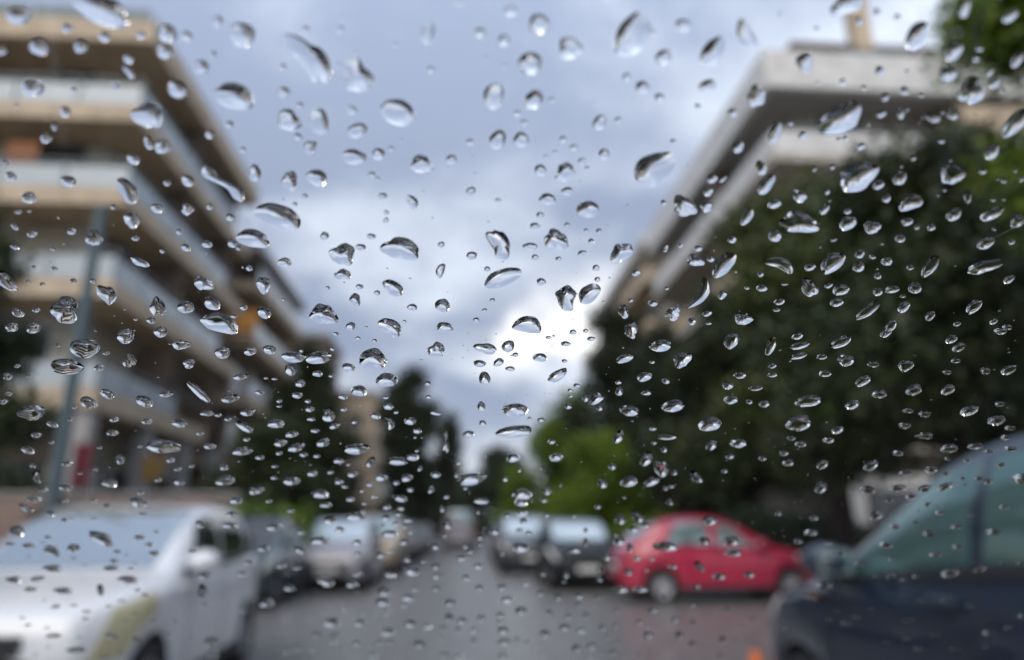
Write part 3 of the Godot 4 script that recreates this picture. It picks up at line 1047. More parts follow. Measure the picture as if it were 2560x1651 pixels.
func van() -> void:
	var c := {
		"len": 5.2, "wid": 1.95, "low": 0.26, "tyre": 0.34, "wheels": [1.65, -1.6], "lamp": 0.4, "mirror": 1.5, "round": 4.0,
		"top": [[2.6, 0.7], [2.55, 1.0], [2.2, 1.2], [2.1, 1.25], [1.5, 2.0], [1.1, 2.2], [-2.4, 2.22], [-2.56, 2.05], [-2.6, 0.9]],
		"belt": [[2.6, 0.66], [2.55, 0.94], [2.2, 1.1], [2.0, 1.15], [-2.4, 1.2], [-2.56, 1.1], [-2.6, 0.8]],
		"screen": [2.05, 1.45], "rear": [-2.5, -2.58], "windows": [[1.62, 0.85, -0.3, 0.0]], "doors": [1.7, 0.8]}
	car("pale van driving away at the far end of the road", Vector3(0.05, 0, -44.0), PI / 2, c, "paint_silver")


# ------------------------------------------------------------------ the car the picture is taken from
func plane_basis() -> Array:
	var b := Basis.from_euler(Vector3(deg_to_rad(PITCH), deg_to_rad(YAW), 0))
	var fwd := -b.z
	var l := sqrt(LENS_A * LENS_A + LENS_B * LENS_B)
	var n := (b.y * LENS_B + fwd * LENS_A) / l
	var v := (b.y * LENS_A - fwd * LENS_B) / l
	return [EYE + fwd / LENS_A, b.x, v, n]      # a point on the glass, its axis to the right, its axis uphill, its outward normal


func make_own_car() -> void:
	var g := plane_basis()
	var o0: Vector3 = g[0]
	var frame := Basis(g[1], g[2], -g[3])
	var o := thing("windscreen", Vector3.ZERO, 0, "clear sloping windscreen covered in raindrops across the whole view", "windscreen")
	for k in [[86.0, 22.0, 106.0, 41.0, 0.03], [92.0, 27.0, 118.0, 44.0, 0.02], [-38.0, -47.0, -14.0, -44.0, 0.018], [-24.0, -41.0, -12.0, -49.0, 0.015]]:
		var p0: Vector3 = o0 + (g[1] * k[0] + g[2] * k[1]) * 0.001 + g[3] * 0.0001
		var p1: Vector3 = o0 + (g[1] * k[2] + g[2] * k[3]) * 0.001 + g[3] * 0.0001
		part("scratch", tube([p0, p0.lerp(p1, 0.4), p1], [0.000008, k[4] * 0.001, 0.000006], 5), "scratch", o)
	part("glass", box(1.36, 1.06, 0.004, 0.001), "windscreen_glass", o, Transform3D(frame, o0 + g[2] * -0.2 - g[3] * 0.0024))
	var b := thing("unseen_own_car", Vector3.ZERO, 0, "unseen dark dashboard, bonnet and roof of the car, darkening reflections in the wet windscreen", "car")  # out of view; its cabin darkens what the glass and drops reflect
	part("dashboard", box(1.4, 0.14, 0.66, 0.04), "cabin_dark", b, at(0.02, 0.88, -0.52))
	part("dashboard_front", box(1.4, 0.5, 0.12, 0.04), "cabin_dark", b, at(0.02, 0.6, -0.24))
	part("floor_pan", box(1.4, 0.06, 2.2, 0.02), "cabin_dark", b, at(0.0, 0.3, 0.6))
	part("roof_panel", box(1.5, 0.05, 2.3, 0.02), "cabin_dark", b, at(0.0, 1.56, 1.31))
	part("rear_shelf", box(1.5, 0.7, 0.1, 0.02), "cabin_dark", b, at(0.0, 0.65, 2.4))
	part("roof_side", box(0.08, 0.12, 2.3, 0.02), "cabin_dark", b, at(-0.72, 1.49, 1.31))
	part("roof_side", box(0.08, 0.12, 2.3, 0.02), "cabin_dark", b, at(0.72, 1.49, 1.31))
	for s in [-0.37, 0.37]:
		part("seat", box(0.5, 0.18, 0.5, 0.06), "cabin_dark", b, at(s, 0.5, 0.62))
		part("seat_back", box(0.5, 0.66, 0.16, 0.06), "cabin_dark", b, Transform3D(Basis(Vector3.RIGHT, 0.25), Vector3(s, 0.88, 0.98)))
	part("bonnet", box(1.5, 0.06, 0.95, 0.03), "paint_black", b, Transform3D(Basis(Vector3.RIGHT, 0.14), Vector3(0.03, 0.86, -1.45)))  # below the view; darkens what the tops of the drops show
	part("bonnet_front", box(1.5, 0.5, 0.08, 0.03), "paint_black", b, at(0.03, 0.52, -1.92))
	part("scuttle", box(1.4, 0.05, 0.16, 0.02), "black_trim", b, at(0.03, 0.93, -0.95))
	for s in [-1.0, 1.0]:
		part("screen_pillar", box(0.07, 1.1, 0.05, 0.015), "cabin_dark", b, Transform3D(frame, o0 + g[1] * s * 0.72 + g[2] * -0.2 - g[3] * 0.01))
		part("wing", box(0.1, 0.5, 1.1, 0.04), "paint_black", b, at(0.03 + s * 0.76, 0.6, -1.4))
		part("door_side", box(0.06, 0.75, 2.2, 0.03), "cabin_dark", b, at(s * 0.73, 0.7, 0.62))


# ------------------------------------------------------------------ raindrops
# u, v: place on the glass in millimetres (right, uphill); a, b: half length and half width in millimetres; ang: turn of the long axis.
func add_drop(st: SurfaceTool, g: Array, u: float, v: float, a: float, b: float, ang: float, bend: float, taper: float, wob: float, pinch: float, rings: int, segs: int, r: RandomNumberGenerator, place_v := 0.0) -> void:
	var t := deg_to_rad(ang)
	var mm := 0.001
	var contact := deg_to_rad(r.randf_range(52.0, 64.0) - (4.0 if a > 2.2 else 0.0) + 9.0 * smoothstep(-15.0, -90.0, place_v))
	var k := 1.0 / sin(contact)
	var tall := b * (k - sqrt(k * k - 1.0))
	var ph := [r.randf() * TAU, r.randf() * TAU, r.randf() * TAU, r.randf() * TAU]
	var w := 0.075 + wob
	var lump := 0.07 + wob * 0.7
	var high := sqrt(pow(a * sin(t), 2.0) + pow(b * cos(t), 2.0)) * mm
	var sag := r.randf_range(0.36, 0.52) + 0.14 * smoothstep(0.0, -60.0, place_v)
	var rows := []
	for i in rings + 1:
		var rho := sin(PI / 2 * i / rings) if i < rings else 1.0
		var row := []
		for j in segs + 1:
			var f := TAU * (j % segs) / segs
			var edge := 1.0 + w * (0.5 * sin(2 * f + ph[0]) + 0.55 * sin(3 * f + ph[1]) + 0.3 * sin(5 * f + ph[2]) + 0.16 * sin(8 * f + ph[3]))
			var x := rho * cos(f) * edge
			var y := rho * sin(f) * edge
			var h := (sqrt(k * k - rho * rho) - sqrt(k * k - 1.0)) * b
			h *= 1.0 + lump * (1.0 - rho * rho) * 2.0 * sin(2.3 * x + ph[3]) * cos(2.1 * y + ph[0]) 
			var wide := 1.0 + taper * x - pinch * (1.0 - minf(x * x * 2.2, 1.0)) * 1.3
			var px := x * a
			var py := y * b * wide
			if pinch > 0.3:
				py += sin(x * 2.6) * b * pinch * 0.9
			py += bend * a * (x * x - 0.4)
			h *= lerpf(1.0, clampf(wide, 0.5, 1.15), 0.8)
			var p := Vector2(px, py).rotated(t) * mm
			# the drop sags downhill: steep below, shallow above
			h *= 1.0 - sag * clampf(p.y / high, -1.0, 1.0)
			row.append(g[0] + g[1] * (u * mm + p.x) + g[2] * (v * mm + p.y) + g[3] * (h * mm + 0.00015))
		rows.append(row)
	add_sheet(st, rows, true)
	# the flat face on the glass
	st.set_smooth_group(-1)
	var c: Vector3 = g[0] + g[1] * (u * mm) + g[2] * (v * mm) + g[3] * 0.00015
	if bend != 0.0 or pinch > 0.3:
		var s := Vector2(0, -0.4 * bend * a).rotated(t) * mm
		c += g[1] * s.x + g[2] * s.y
	for j in segs:
		for q in [c, rows[rings][j + 1], rows[rings][j]]:
			st.add_vertex(q)


var glass_axes: Array
func drop(u: float, v: float, a: float, b: float, ang: float, label: String, bend := 0.0, taper := 0.0, wob := 0.0, pinch := 0.0) -> void:
	var st := SurfaceTool.new()
	st.begin(Mesh.PRIMITIVE_TRIANGLES)
	var local: Array = [Vector3.ZERO, glass_axes[1], glass_axes[2], glass_axes[3]]
	add_drop(st, local, 0, 0, a, b, ang, bend, taper, wob, pinch, 9 if a > 1.8 else 7, 32 if a > 1.8 else 22, rng, v)
	st.generate_normals()
	var where: Vector3 = glass_axes[0] + glass_axes[1] * u * 0.001 + glass_axes[2] * v * 0.001
	var o := part("raindrop", st.commit(), "water", self, Transform3D(Basis(), where))
	tag(o, label, "raindrop", "raindrops on the windscreen")


func make_raindrops() -> void:
	glass_axes = plane_basis()
	rng.seed = 21
	named_drops()
	var st := SurfaceTool.new()
	st.begin(Mesh.PRIMITIVE_TRIANGLES)
	for list in [small_drops_top(), small_drops_middle(), small_drops_low()]:
		for i in list.size() / 5:
			var k: int = i * 5
			add_drop(st, glass_axes, list[k], list[k + 1], list[k + 2], list[k + 3], list[k + 4], 0, 0, 0.02, 0, 5, 14, rng, list[k + 1])
	# the finest spray between them
	for i in 800:
		var u := rng.randf_range(-110, 150)
		var v := lerpf(60.0, -190.0, pow(rng.randf(), 0.7))
		var s := rng.randf_range(0.1, 0.28)
		add_drop(st, glass_axes, u, v, s, s * rng.randf_range(0.7, 1.0), rng.randf_range(0, 180), 0, 0, 0.02, 0, 3, 10, rng, v)
	st.generate_normals()
	var o := part("fine_raindrops", st.commit(), "water", self)
	st = SurfaceTool.new()
	st.begin(Mesh.PRIMITIVE_TRIANGLES)
	for i in 700:
		var s := rng.randf_range(0.02, 0.07)
		add_drop(st, glass_axes, rng.randf_range(-110, 150), rng.randf_range(-180, 60), s, s * rng.randf_range(0.4, 1.0), rng.randf_range(0, 180), 0, 0, 0.1, 0, 2, 7, rng)
	st.generate_normals()
	var dust := part("dust_specks", st.commit(), "scratch", self)
	tag(dust, "fine pale dust specks dried on the outside of the glass", "dust", "", "stuff")
	tag(o, "tiny raindrops and spray scattered between the larger drops on the glass", "raindrops", "", "stuff")


func named_drops() -> void:
	drop(-58.14, 64.54, 3.67, 2.48, -18, "huge slanted raindrop cut by the top edge over the left building's roof")
	drop(-30.12, 57.27, 4.15, 2.19, -63, "ragged slanting raindrop streak in the upper sky with one long dark edge", -0.23, 0, 0.12)
	drop(17.47, 60.73, 3.48, 2.37, 63, "biggest leaning raindrop in the upper sky, dark down its left edge", 0, 0.15)
	drop(23.93, 38.38, 3.83, 2.94, 51, "big almond raindrop crossing the sloping roof edge of the right building", 0, -0.1)
	drop(51.79, 47.37, 3.37, 2.64, 49, "whale-shaped large raindrop with a tail, over the right building's dark balcony", 0.27, 0.35, 0.06)
	drop(-41.56, 28.44, 4.21, 2.67, -26, "long curved shell-shaped raindrop beside the building edge, brown upper rim", -0.2)
	drop(58.55, 36.91, 3.24, 2.97, 19, "big two-toned oval raindrop, black above white, over the tallest tree crown", 0, 0, 0.05)
	drop(-42.96, 51.32, 3.04, 2.30, 5, "broad eye-shaped raindrop beside the left building's roof slope, brown upper right rim")
	drop(-23.42, 54.59, 2.81, 2.09, -102, "faint ghostly ragged raindrop in pale sky right of the ragged streak", 0, 0, 0.14)
	drop(-17.93, 48.57, 2.68, 2.34, -7, "large round raindrop high in the sky with a thin dark arch on top", -0.14)
	drop(-49.19, 35.41, 4.05, 1.84, -64, "S-shaped double raindrop wriggling down the left building's balcony edge", 0, 0, 0, 0.5)
	drop(-20.55, 21.13, 3.52, 2.63, -22, "fish-shaped wide raindrop in the middle sky with a dark back", -0.11, 0, 0.06)
	drop(-57.46, 48.20, 2.62, 2.07, 44, "large lopsided raindrop on the left building's upper corner, white hook along its foot", 0, 0, 0.14)
	drop(51.36, 27.14, 3.90, 2.02, -13, "wide ragged flat raindrop in the dark tree crown with a white bar below", 0, 0, 0.12)
	drop(-59.63, 1.80, 3.64, 3.01, -5, "long striped leaf-shaped raindrop just left of the orange awning", 0, 0, 0.06)
	drop(-89.66, 5.45, 4.07, 2.50, 51, "large squarish raindrop near the left edge showing tiny upside-down balconies", 0, 0, 0.12)
	drop(47.26, 65.21, 2.27, 1.50, 11, "large right-leaning curved raindrop over the grey sky, up and right of the pointed parapet drop", -0.18)
	drop(70.58, 52.26, 2.53, 1.74, 123, "torn-edged large raindrop at the right end of the white parapet", 0, 0, 0.12)
	drop(-2.29, 22.27, 3.88, 1.93, -74, "keyhole-shaped upright raindrop in the centre of the sky", 0, 0, 0.12, 0.15)
	drop(-1.77, 14.02, 3.91, 2.14, 30, "swooping wedge-shaped raindrop under the keyhole drop, dark left corner", -0.14)
	drop(29.64, 58.41, 2.29, 1.66, 71, "leaning egg-shaped raindrop right of the biggest sky drop, dark left side")
	drop(58.86, 60.65, 2.14, 1.60, 92, "leaf-shaped slanting raindrop right of the chimney, dark along its left edge", 0, 0.2)
	drop(-39.20, 60.96, 2.02, 1.69, 22, "large left-leaning oval raindrop over the grey sky, straight above the broad eye-shaped drop")
	drop(80.21, 46.90, 2.69, 1.63, 76, "long leaf-shaped raindrop cut by the right edge over bright foliage", 0, 0.1)
	drop(-47.23, 23.51, 3.02, 2.11, -5, "large curved raindrop over the left building, down and left of the curved shell drop", -0.18)
	drop(-90.44, -5.73, 3.89, 2.55, 29, "wide bowl-shaped raindrop on the lamp post showing upside-down balcony stripes", 0, 0.05)
	drop(-29.90, -9.11, 3.28, 2.99, 37, "big helmet-shaped raindrop low in the sky above the pointed far tree", 0, 0, 0.06)
	drop(2.73, 56.61, 1.83, 1.76, 45, "large round raindrop over the grey sky, left of the biggest leaning sky drop")
	drop(-31.48, 19.85, 2.96, 2.09, -108, "bell-shaped raindrop in the middle sky with a black cap and brown side", 0, 0, 0.13)
	drop(-38.01, 4.24, 3.12, 2.51, -109, "heart-shaped raindrop with a black top just right of the orange awning", 0, 0, 0.12)
	drop(8.53, 58.90, 1.94, 1.54, -34, "large left-leaning oval raindrop over the grey sky, left of the biggest leaning sky drop", 0, 0, 0.1)
	drop(-2.84, 51.38, 2.20, 1.56, 72, "large upright oval raindrop over the grey sky, right of the dark-arched sky drop")
	drop(-96.88, -11.54, 3.86, 2.46, 14, "wide boat-shaped raindrop left of the lamp post with white stripes")
	drop(8.05, 23.14, 2.71, 2.02, -78, "round raindrop in the sky with a white peak between two dark sides", 0, 0, 0.12)
	drop(-30.71, 47.18, 2.31, 1.54, -98, "large tapering raindrop over the grey sky, down and left of the faint ghostly drop", 0, 0.15)
	drop(39.97, 17.38, 3.19, 1.85, 74, "large right-leaning flat oval raindrop, up and right of the bent worm drop")
	drop(3.19, 1.18, 2.95, 2.53, -20, "mushroom-shaped raindrop with a black cap above the bright gap in the clouds", -0.27)
	drop(34.07, 61.12, 2.59, 1.02, -50, "upright bean-shaped raindrop in the upper right sky with a brown head", 0.27)
	drop(-35.46, 47.27, 2.02, 1.71, 46, "large round raindrop over the grey sky, down and right of the broad eye-shaped drop", 0, 0, 0.1)
	drop(-66.22, 34.00, 2.77, 1.58, -90, "slanting striped raindrop on the middle beige balcony corner of the left building", -0.14)
	drop(10.68, 8.82, 3.28, 1.98, -76, "ragged dark raindrop, left one of the touching pair low in the sky", 0, 0, 0.13)
	drop(74.33, 37.34, 2.30, 1.75, 132, "large right-leaning ragged raindrop, down and left of the leaf drop at the right edge", 0, 0, 0.12)
	drop(-86.15, -41.02, 4.09, 3.05, 10, "wide winged raindrop over the dark ground floor of the left building", 0, 0, 0.06)
	drop(30.19, 30.75, 2.57, 1.73, -58, "large left-leaning ragged raindrop, down and right of the big roof-edge drop", 0, 0, 0.13)
	drop(60.31, 17.77, 2.75, 1.98, 80, "medium right-leaning flat oval raindrop, down and right of the wide ragged tree drop", 0, 0.1)
	drop(-70.35, 63.65, 2.00, 1.17, 12, "medium oval raindrop over the left building, left of the huge drop at the top edge")
	drop(89.36, 16.98, 2.96, 1.79, 16, "medium flat narrow raindrop, far below the leaf drop at the right edge", 0.09, 0, 0.08)
	drop(0.52, -35.06, 4.30, 2.45, 11, "lower one of two wide bar-shaped raindrops over the light green tree")
	drop(3.93, 62.51, 1.52, 1.46, -19, "medium round raindrop over the grey sky, left of the biggest leaning sky drop")
	drop(-73.47, 52.87, 1.95, 1.38, 29, "medium oval raindrop, down and left of the huge drop at the top edge")
	drop(20.23, 20.24, 2.71, 1.77, 74, "medium right-leaning ragged raindrop, up and right of the leaf drop of the pair", 0, 0, 0.12)
	drop(15.14, 9.97, 3.00, 1.86, 69, "leaf-shaped raindrop, right one of the touching pair low in the sky")
	drop(-112.14, -27.55, 4.15, 2.26, 27, "dark hooked raindrop near the left edge above the pavement", 0, -0.2)
	drop(-25.04, 0.55, 3.06, 2.00, -63, "medium left-leaning curved raindrop, up and right of the big drop over the far tree", -0.14)
	drop(68.08, -31.67, 3.15, 2.90, -42, "dark crowned raindrop with a white lower right corner over the trees", 0, 0, 0.06)
	drop(37.77, 51.38, 1.95, 1.29, -59, "medium upright oval raindrop over the right building, down and left of the pointed parapet drop", 0, 0, 0.1)
	drop(13.31, 30.07, 2.12, 1.73, -19, "medium oval raindrop over the grey sky, up and right of the peaked white-topped drop")
	drop(-15.14, 39.21, 1.88, 1.67, 69, "medium round raindrop over the grey sky, down and right of the dark-arched sky drop", 0, 0, 0.1)
	drop(3.33, 50.75, 1.69, 1.47, 49, "medium right-leaning oval raindrop, far down and left of the biggest leaning sky drop")
	drop(-26.11, 40.64, 1.91, 1.53, -1, "medium oval raindrop over the grey sky, down and left of the dark-arched sky drop")
	drop(36.81, 9.97, 4.34, 1.11, 78, "thin worm-shaped raindrop bent like a boomerang over the right building", 0.41)
	drop(-33.11, 36.59, 1.89, 1.61, -34, "medium left-leaning curved raindrop over the grey sky, up and right of the curved shell drop", -0.14)
	drop(69.71, 31.43, 1.91, 1.74, 26, "medium right-leaning curved raindrop, down and right of the big two-toned tree drop", -0.23)
	drop(-51.40, 52.56, 1.65, 1.37, 40, "medium left-leaning oval raindrop over the left building, up and right of the lopsided corner drop")
	drop(-10.55, -55.64, 4.14, 2.69, 29, "long flat slug-shaped raindrop over the far trees above the road", 0, -0.15)
	drop(8.94, 37.65, 1.81, 1.63, 71, "medium right-leaning oval raindrop over the grey sky, straight above the peaked white-topped drop", 0, 0, 0.1)
	drop(-49.96, 61.15, 1.49, 1.26, 35, "medium left-leaning oval raindrop, right of the huge drop at the top edge")
	drop(65.11, 58.50, 1.58, 1.26, 132, "medium right-leaning oval raindrop over the right building, right of the leaf drop by the chimney")
	drop(50.62, 17.38, 3.30, 1.24, -27, "medium left-leaning curved raindrop, down and left of the wide ragged tree drop", -0.27)
	drop(0.75, -26.74, 3.01, 2.55, -13, "upper one of two wide bar-shaped raindrops over the light green tree")
	drop(43.86, 56.69, 1.90, 1.07, -58, "pear-shaped raindrop with a pointed top on the white parapet", 0, -0.35)
	drop(-79.50, 9.83, 2.68, 1.68, -110, "medium left-leaning ragged raindrop over the left building, right of the mirrored-balcony drop", 0, 0, 0.12)
	drop(-69.54, 59.14, 1.66, 1.12, 33, "medium oval raindrop over the left building, far up and left of the lopsided corner drop")
	drop(-41.46, -8.59, 2.93, 1.93, 20, "right one of two fused raindrops in front of the left-hand trees", 0, -0.1)
	drop(-97.48, 13.19, 2.68, 1.53, -91, "medium left-leaning curved raindrop over the left building, up and left of the mirrored-balcony drop", 0.27)
	drop(-37.82, 35.85, 2.01, 1.37, -102, "medium upright oval raindrop over the grey sky, straight above the curved shell drop", 0, 0, 0.1)
	drop(-2.37, 43.83, 1.79, 1.33, 61, "medium right-leaning oval raindrop over the grey sky, right of the dark-arched sky drop")
	drop(-27.77, -16.01, 2.64, 2.27, 25, "medium flat oval raindrop, just down and right of the big drop over the far tree")
	drop(-23.12, 11.52, 2.45, 1.64, -54, "medium left-leaning flat oval raindrop over the grey sky, straight below the fish-shaped drop")
	drop(47.11, -32.09, 2.82, 2.59, -62, "medium flat oval raindrop over the big right-hand trees, up and right of the black-hooded drop")
	drop(42.28, 45.00, 2.11, 1.06, 92, "medium upright oval raindrop over the right building, left of the whale-shaped drop")
	drop(67.93, -23.38, 2.81, 2.25, 7, "medium flat narrow raindrop, just up and right of the crowned dark drop")
	drop(-70.73, 6.34, 3.06, 1.36, -112, "upright barrel-shaped striped raindrop on the lower balcony edge of the left building", 0, 0, 0.14)
	drop(79.07, 16.85, 2.74, 1.29, 92, "medium right-leaning tapering raindrop, far down and right of the big two-toned tree drop", 0, 0.2)
	drop(-24.83, 45.48, 1.71, 1.25, 24, "medium oval raindrop over the grey sky, straight below the faint ghostly drop")
	drop(-12.21, 61.27, 1.65, 0.95, 69, "medium upright oval raindrop over the grey sky, up and right of the faint ghostly drop", 0, 0, 0.1)
	drop(43.45, 35.20, 2.04, 1.21, 74, "medium right-leaning flat oval raindrop, up and left of the wide ragged tree drop")
	drop(71.46, 5.45, 2.95, 1.35, 65, "medium right-leaning flat narrow raindrop, far down and right of the wide ragged tree drop")
	drop(57.82, 11.52, 2.50, 1.44, -54, "medium left-leaning ragged raindrop over the big right-hand trees, straight below the wide ragged tree drop", 0, 0, 0.13)
	drop(-38.48, -42.16, 3.31, 2.23, 16, "medium flat narrow raindrop over the grey sky, left of the hourglass drop")
	drop(65.95, 54.93, 1.42, 1.18, -40, "medium right-leaning oval raindrop, just up and left of the torn drop by the tree")
	drop(36.60, -9.28, 2.72, 1.75, 98, "medium right-leaning ragged raindrop, just down and right of the glossy oval in the tree", 0, 0, 0.12)
	drop(84.96, 29.14, 2.02, 1.30, 36, "medium right-leaning flat narrow raindrop, straight below the leaf drop at the right edge")
	drop(-70.86, -20.11, 3.90, 1.40, -73, "knotted streak-shaped raindrop at the end of the lowest balcony", 0, 0, 0, 0.15)
	drop(37.19, -25.15, 2.53, 2.28, -11, "medium flat oval raindrop over the right building, straight below the glossy oval in the tree")
	drop(31.34, -4.90, 2.33, 1.85, 15, "glossy black and white oval raindrop over the tree beside the bright gap")
	drop(-80.36, -1.97, 2.57, 1.61, 52, "medium oval raindrop over the left building, right of the striped bowl drop")
	drop(-46.83, -8.42, 2.50, 1.81, 2, "left one of two fused raindrops in front of the left-hand trees")
	drop(-120.72, -87.49, 4.53, 2.50, -80, "comma-shaped dark raindrop on the white car's windscreen with a white underside", -0.11, 0, 0.06)
	drop(-59.69, 12.64, 1.90, 1.70, -104, "medium left-leaning oval raindrop, up and left of the striped leaf above the awning", 0, 0, 0.1)
	drop(-76.27, 23.76, 2.23, 1.21, 47, "medium right-leaning ragged raindrop over the left building, down and left of the striped slanting drop", 0, 0, 0.14)
	drop(-16.07, -6.23, 2.32, 1.81, -95, "medium ragged raindrop over the grey sky, right of the big drop over the far tree", 0, 0, 0.13)
	drop(-57.14, 42.65, 1.66, 1.15, 44, "medium round raindrop over the left building, down and right of the lopsided corner drop")
	drop(60.10, 27.14, 1.66, 1.49, 109, "medium right-leaning oval raindrop over the big right-hand trees, straight below the big two-toned tree drop")
	drop(-67.76, 27.74, 1.98, 1.23, 51, "medium ragged raindrop over the left building, just below the striped slanting drop", 0, 0, 0.12)
	drop(-48.12, 12.36, 2.12, 1.46, -99, "medium left-leaning ragged raindrop, up and right of the striped leaf above the awning", 0, 0, 0.14)
	drop(-51.27, 58.50, 1.36, 1.01, 38, "medium round raindrop over the grey sky, straight above the lopsided corner drop")
	drop(22.47, 57.60, 1.24, 1.12, 7, "medium right-leaning oval raindrop, down and right of the biggest leaning sky drop")
	drop(-5.59, -5.73, 2.45, 1.63, -9, "medium flat narrow raindrop over the grey sky, down and left of the mushroom drop", 0, 0, 0.08)
	drop(38.29, -50.90, 3.67, 1.91, -76, "black-hooded raindrop with a white foot above the red car", 0, 0, 0.08)
	drop(45.69, -92.02, 3.87, 2.82, -10, "wide raindrop with a white blob on the red car's rear side window")
	drop(1.48, 43.83, 1.44, 1.21, -81, "medium round raindrop over the grey sky, straight above the peaked white-topped drop")
	drop(45.94, -3.43, 2.39, 1.56, 89, "medium right-leaning oval raindrop, down and right of the bent worm drop")
	drop(63.95, 64.77, 1.54, 0.74, 114, "medium upright oval raindrop, up and right of the leaf drop by the chimney")
	drop(29.95, 53.13, 1.39, 1.03, -1, "medium oval raindrop over the grey sky, straight below the leaning egg drop")
	drop(68.99, -3.75, 2.33, 1.56, 48, "medium right-leaning flat narrow raindrop, up and right of the crowned dark drop")
	drop(2.74, -63.21, 2.79, 2.73, -75, "medium flat oval raindrop over the light green tree, right of the long slug drop")
	drop(-59.61, 7.37, 1.86, 1.64, -97, "medium left-leaning oval raindrop over the left building, just above the striped leaf above the awning")
	drop(32.50, 4.70, 2.00, 1.57, 92, "medium right-leaning ragged raindrop over the right building, down and left of the bent worm drop", 0, 0, 0.12)
	drop(10.05, -14.38, 2.93, 1.40, 53, "curved sabre-shaped raindrop at the edge of the bright gap in the clouds", 0, -0.1)
	drop(78.96, 41.65, 1.62, 1.05, 105, "medium right-leaning flat oval raindrop, down and left of the leaf drop at the right edge")
	drop(24.56, -0.23, 2.39, 1.37, -74, "medium upright oval raindrop, up and left of the glossy oval in the tree", 0, 0, 0.1)
	drop(-46.60, 56.08, 1.31, 0.95, 30, "medium oval raindrop over the grey sky, up and left of the broad eye-shaped drop")
	drop(64.76, 26.19, 1.90, 1.12, -40, "medium left-leaning ragged raindrop over the big right-hand trees, straight below the big two-toned tree drop", 0, 0, 0.12)
	drop(-65.16, 6.34, 1.90, 1.53, 45, "medium oval raindrop over the left building, just right of the striped barrel drop")
	drop(-13.85, 6.78, 1.92, 1.49, 80, "small round raindrop over the grey sky, down and left of the swooping wedge drop")
	drop(-43.34, 37.55, 1.71, 1.01, -106, "small upright oval raindrop over the grey sky, right of the S-shaped drop")
	drop(92.17, 6.49, 2.03, 1.39, 102, "small right-leaning flat oval raindrop, far down and right of the big two-toned tree drop")
	drop(-97.35, -23.97, 2.32, 1.86, -115, "small left-leaning flat oval raindrop, down and right of the striped boat drop")
	drop(133.43, -55.64, 3.21, 1.97, -32, "small flat oval raindrop, far right of the drop on the dark car's roof edge")
	drop(24.62, 62.28, 1.13, 0.92, -24, "small round raindrop over the grey sky, up and left of the leaning egg drop")
	drop(-43.47, -74.38, 3.27, 2.34, 30, "small flat narrow raindrop, far down and left of the hourglass drop", 0, 0.1)
	drop(27.36, -26.94, 2.31, 1.90, -30, "small flat oval raindrop, up and left of the black-hooded drop")
	drop(13.92, 46.90, 1.30, 1.07, 70, "small right-leaning oval raindrop over the grey sky, up and left of the big roof-edge drop")
	drop(86.95, 22.52, 1.55, 1.38, -11, "small right-leaning flat oval raindrop, far below the leaf drop at the right edge")
	drop(-75.32, -56.40, 3.25, 1.91, 38, "small tapering raindrop over the dark ground floor, down and right of the wide winged drop", 0, 0.15)
	drop(-84.38, -23.57, 2.26, 1.84, -110, "small left-leaning tapering raindrop over the left building, up and left of the wide winged drop", 0, -0.2)
	drop(-32.28, 14.84, 1.65, 1.45, -3, "small oval raindrop over the grey sky, just below the black-capped bell drop", 0, 0, 0.1)
	drop(6.15, 32.22, 1.54, 1.15, -11, "small oval raindrop over the grey sky, straight above the peaked white-topped drop", -0.11)
	drop(34.42, 18.43, 1.69, 1.32, -33, "small ragged raindrop over the big right-hand trees, straight above the bent worm drop", 0, 0, 0.14)
	drop(65.75, 36.59, 1.57, 1.04, 113, "small right-leaning oval raindrop over the big right-hand trees, right of the big two-toned tree drop")
	drop(-69.62, -4.57, 2.12, 1.46, 21, "small curved raindrop, down and left of the striped leaf above the awning", -0.18)
	drop(78.27, 29.02, 1.53, 1.20, 104, "small right-leaning oval raindrop, down and left of the leaf drop at the right edge")
	drop(71.90, -9.45, 2.14, 1.54, -32, "small flat oval raindrop, up and right of the crowned dark drop", 0, 0, 0.08)
	drop(41.70, 28.56, 2.01, 0.91, 87, "small right-leaning flat oval raindrop, left of the wide ragged tree drop", 0.09)
	drop(-63.39, 59.22, 1.22, 0.85, 33, "small oval raindrop, down and left of the huge drop at the top edge")
	drop(75.23, 57.27, 1.25, 0.86, 100, "small right-leaning flat oval raindrop, up and right of the torn drop by the tree")
	drop(90.19, 27.62, 1.58, 1.17, 124, "small right-leaning oval raindrop, straight below the leaf drop at the right edge", 0, 0, 0.08)
	drop(-13.80, 0.55, 1.74, 1.61, 29, "small oval raindrop over the grey sky, down and left of the swooping wedge drop")
	drop(46.96, 2.88, 1.91, 1.42, -37, "small oval raindrop over the big right-hand trees, down and right of the bent worm drop", 0, 0, 0.1)
	drop(-34.52, -19.73, 1.96, 1.84, -97, "small oval raindrop, down and left of the big drop over the far tree")
	drop(-61.64, -7.07, 2.02, 1.50, 44, "small oval raindrop over the left-hand trees, just below the striped leaf above the awning")
	drop(-142.88, -82.78, 3.76, 2.00, -118, "small left-leaning oval raindrop, up and left of the dark curled drop", 0, 0, 0.08)
	drop(90.55, -19.35, 2.20, 1.62, -56, "small oval raindrop over the big right-hand trees, far right of the crowned dark drop")
	drop(2.56, -92.68, 3.08, 2.70, -88, "small flat oval raindrop over the parked cars, down and right of the long slug drop")
	drop(54.59, -5.06, 2.76, 1.05, 92, "small right-leaning flat oval raindrop over the big right-hand trees, straight above the crowned dark drop")
	drop(71.02, 63.65, 1.05, 0.85, 57, "small right-leaning flat oval raindrop, right of the leaf drop by the chimney")
	drop(-75.51, 35.95, 1.44, 1.05, 25, "small oval raindrop over the left building, left of the striped slanting drop")
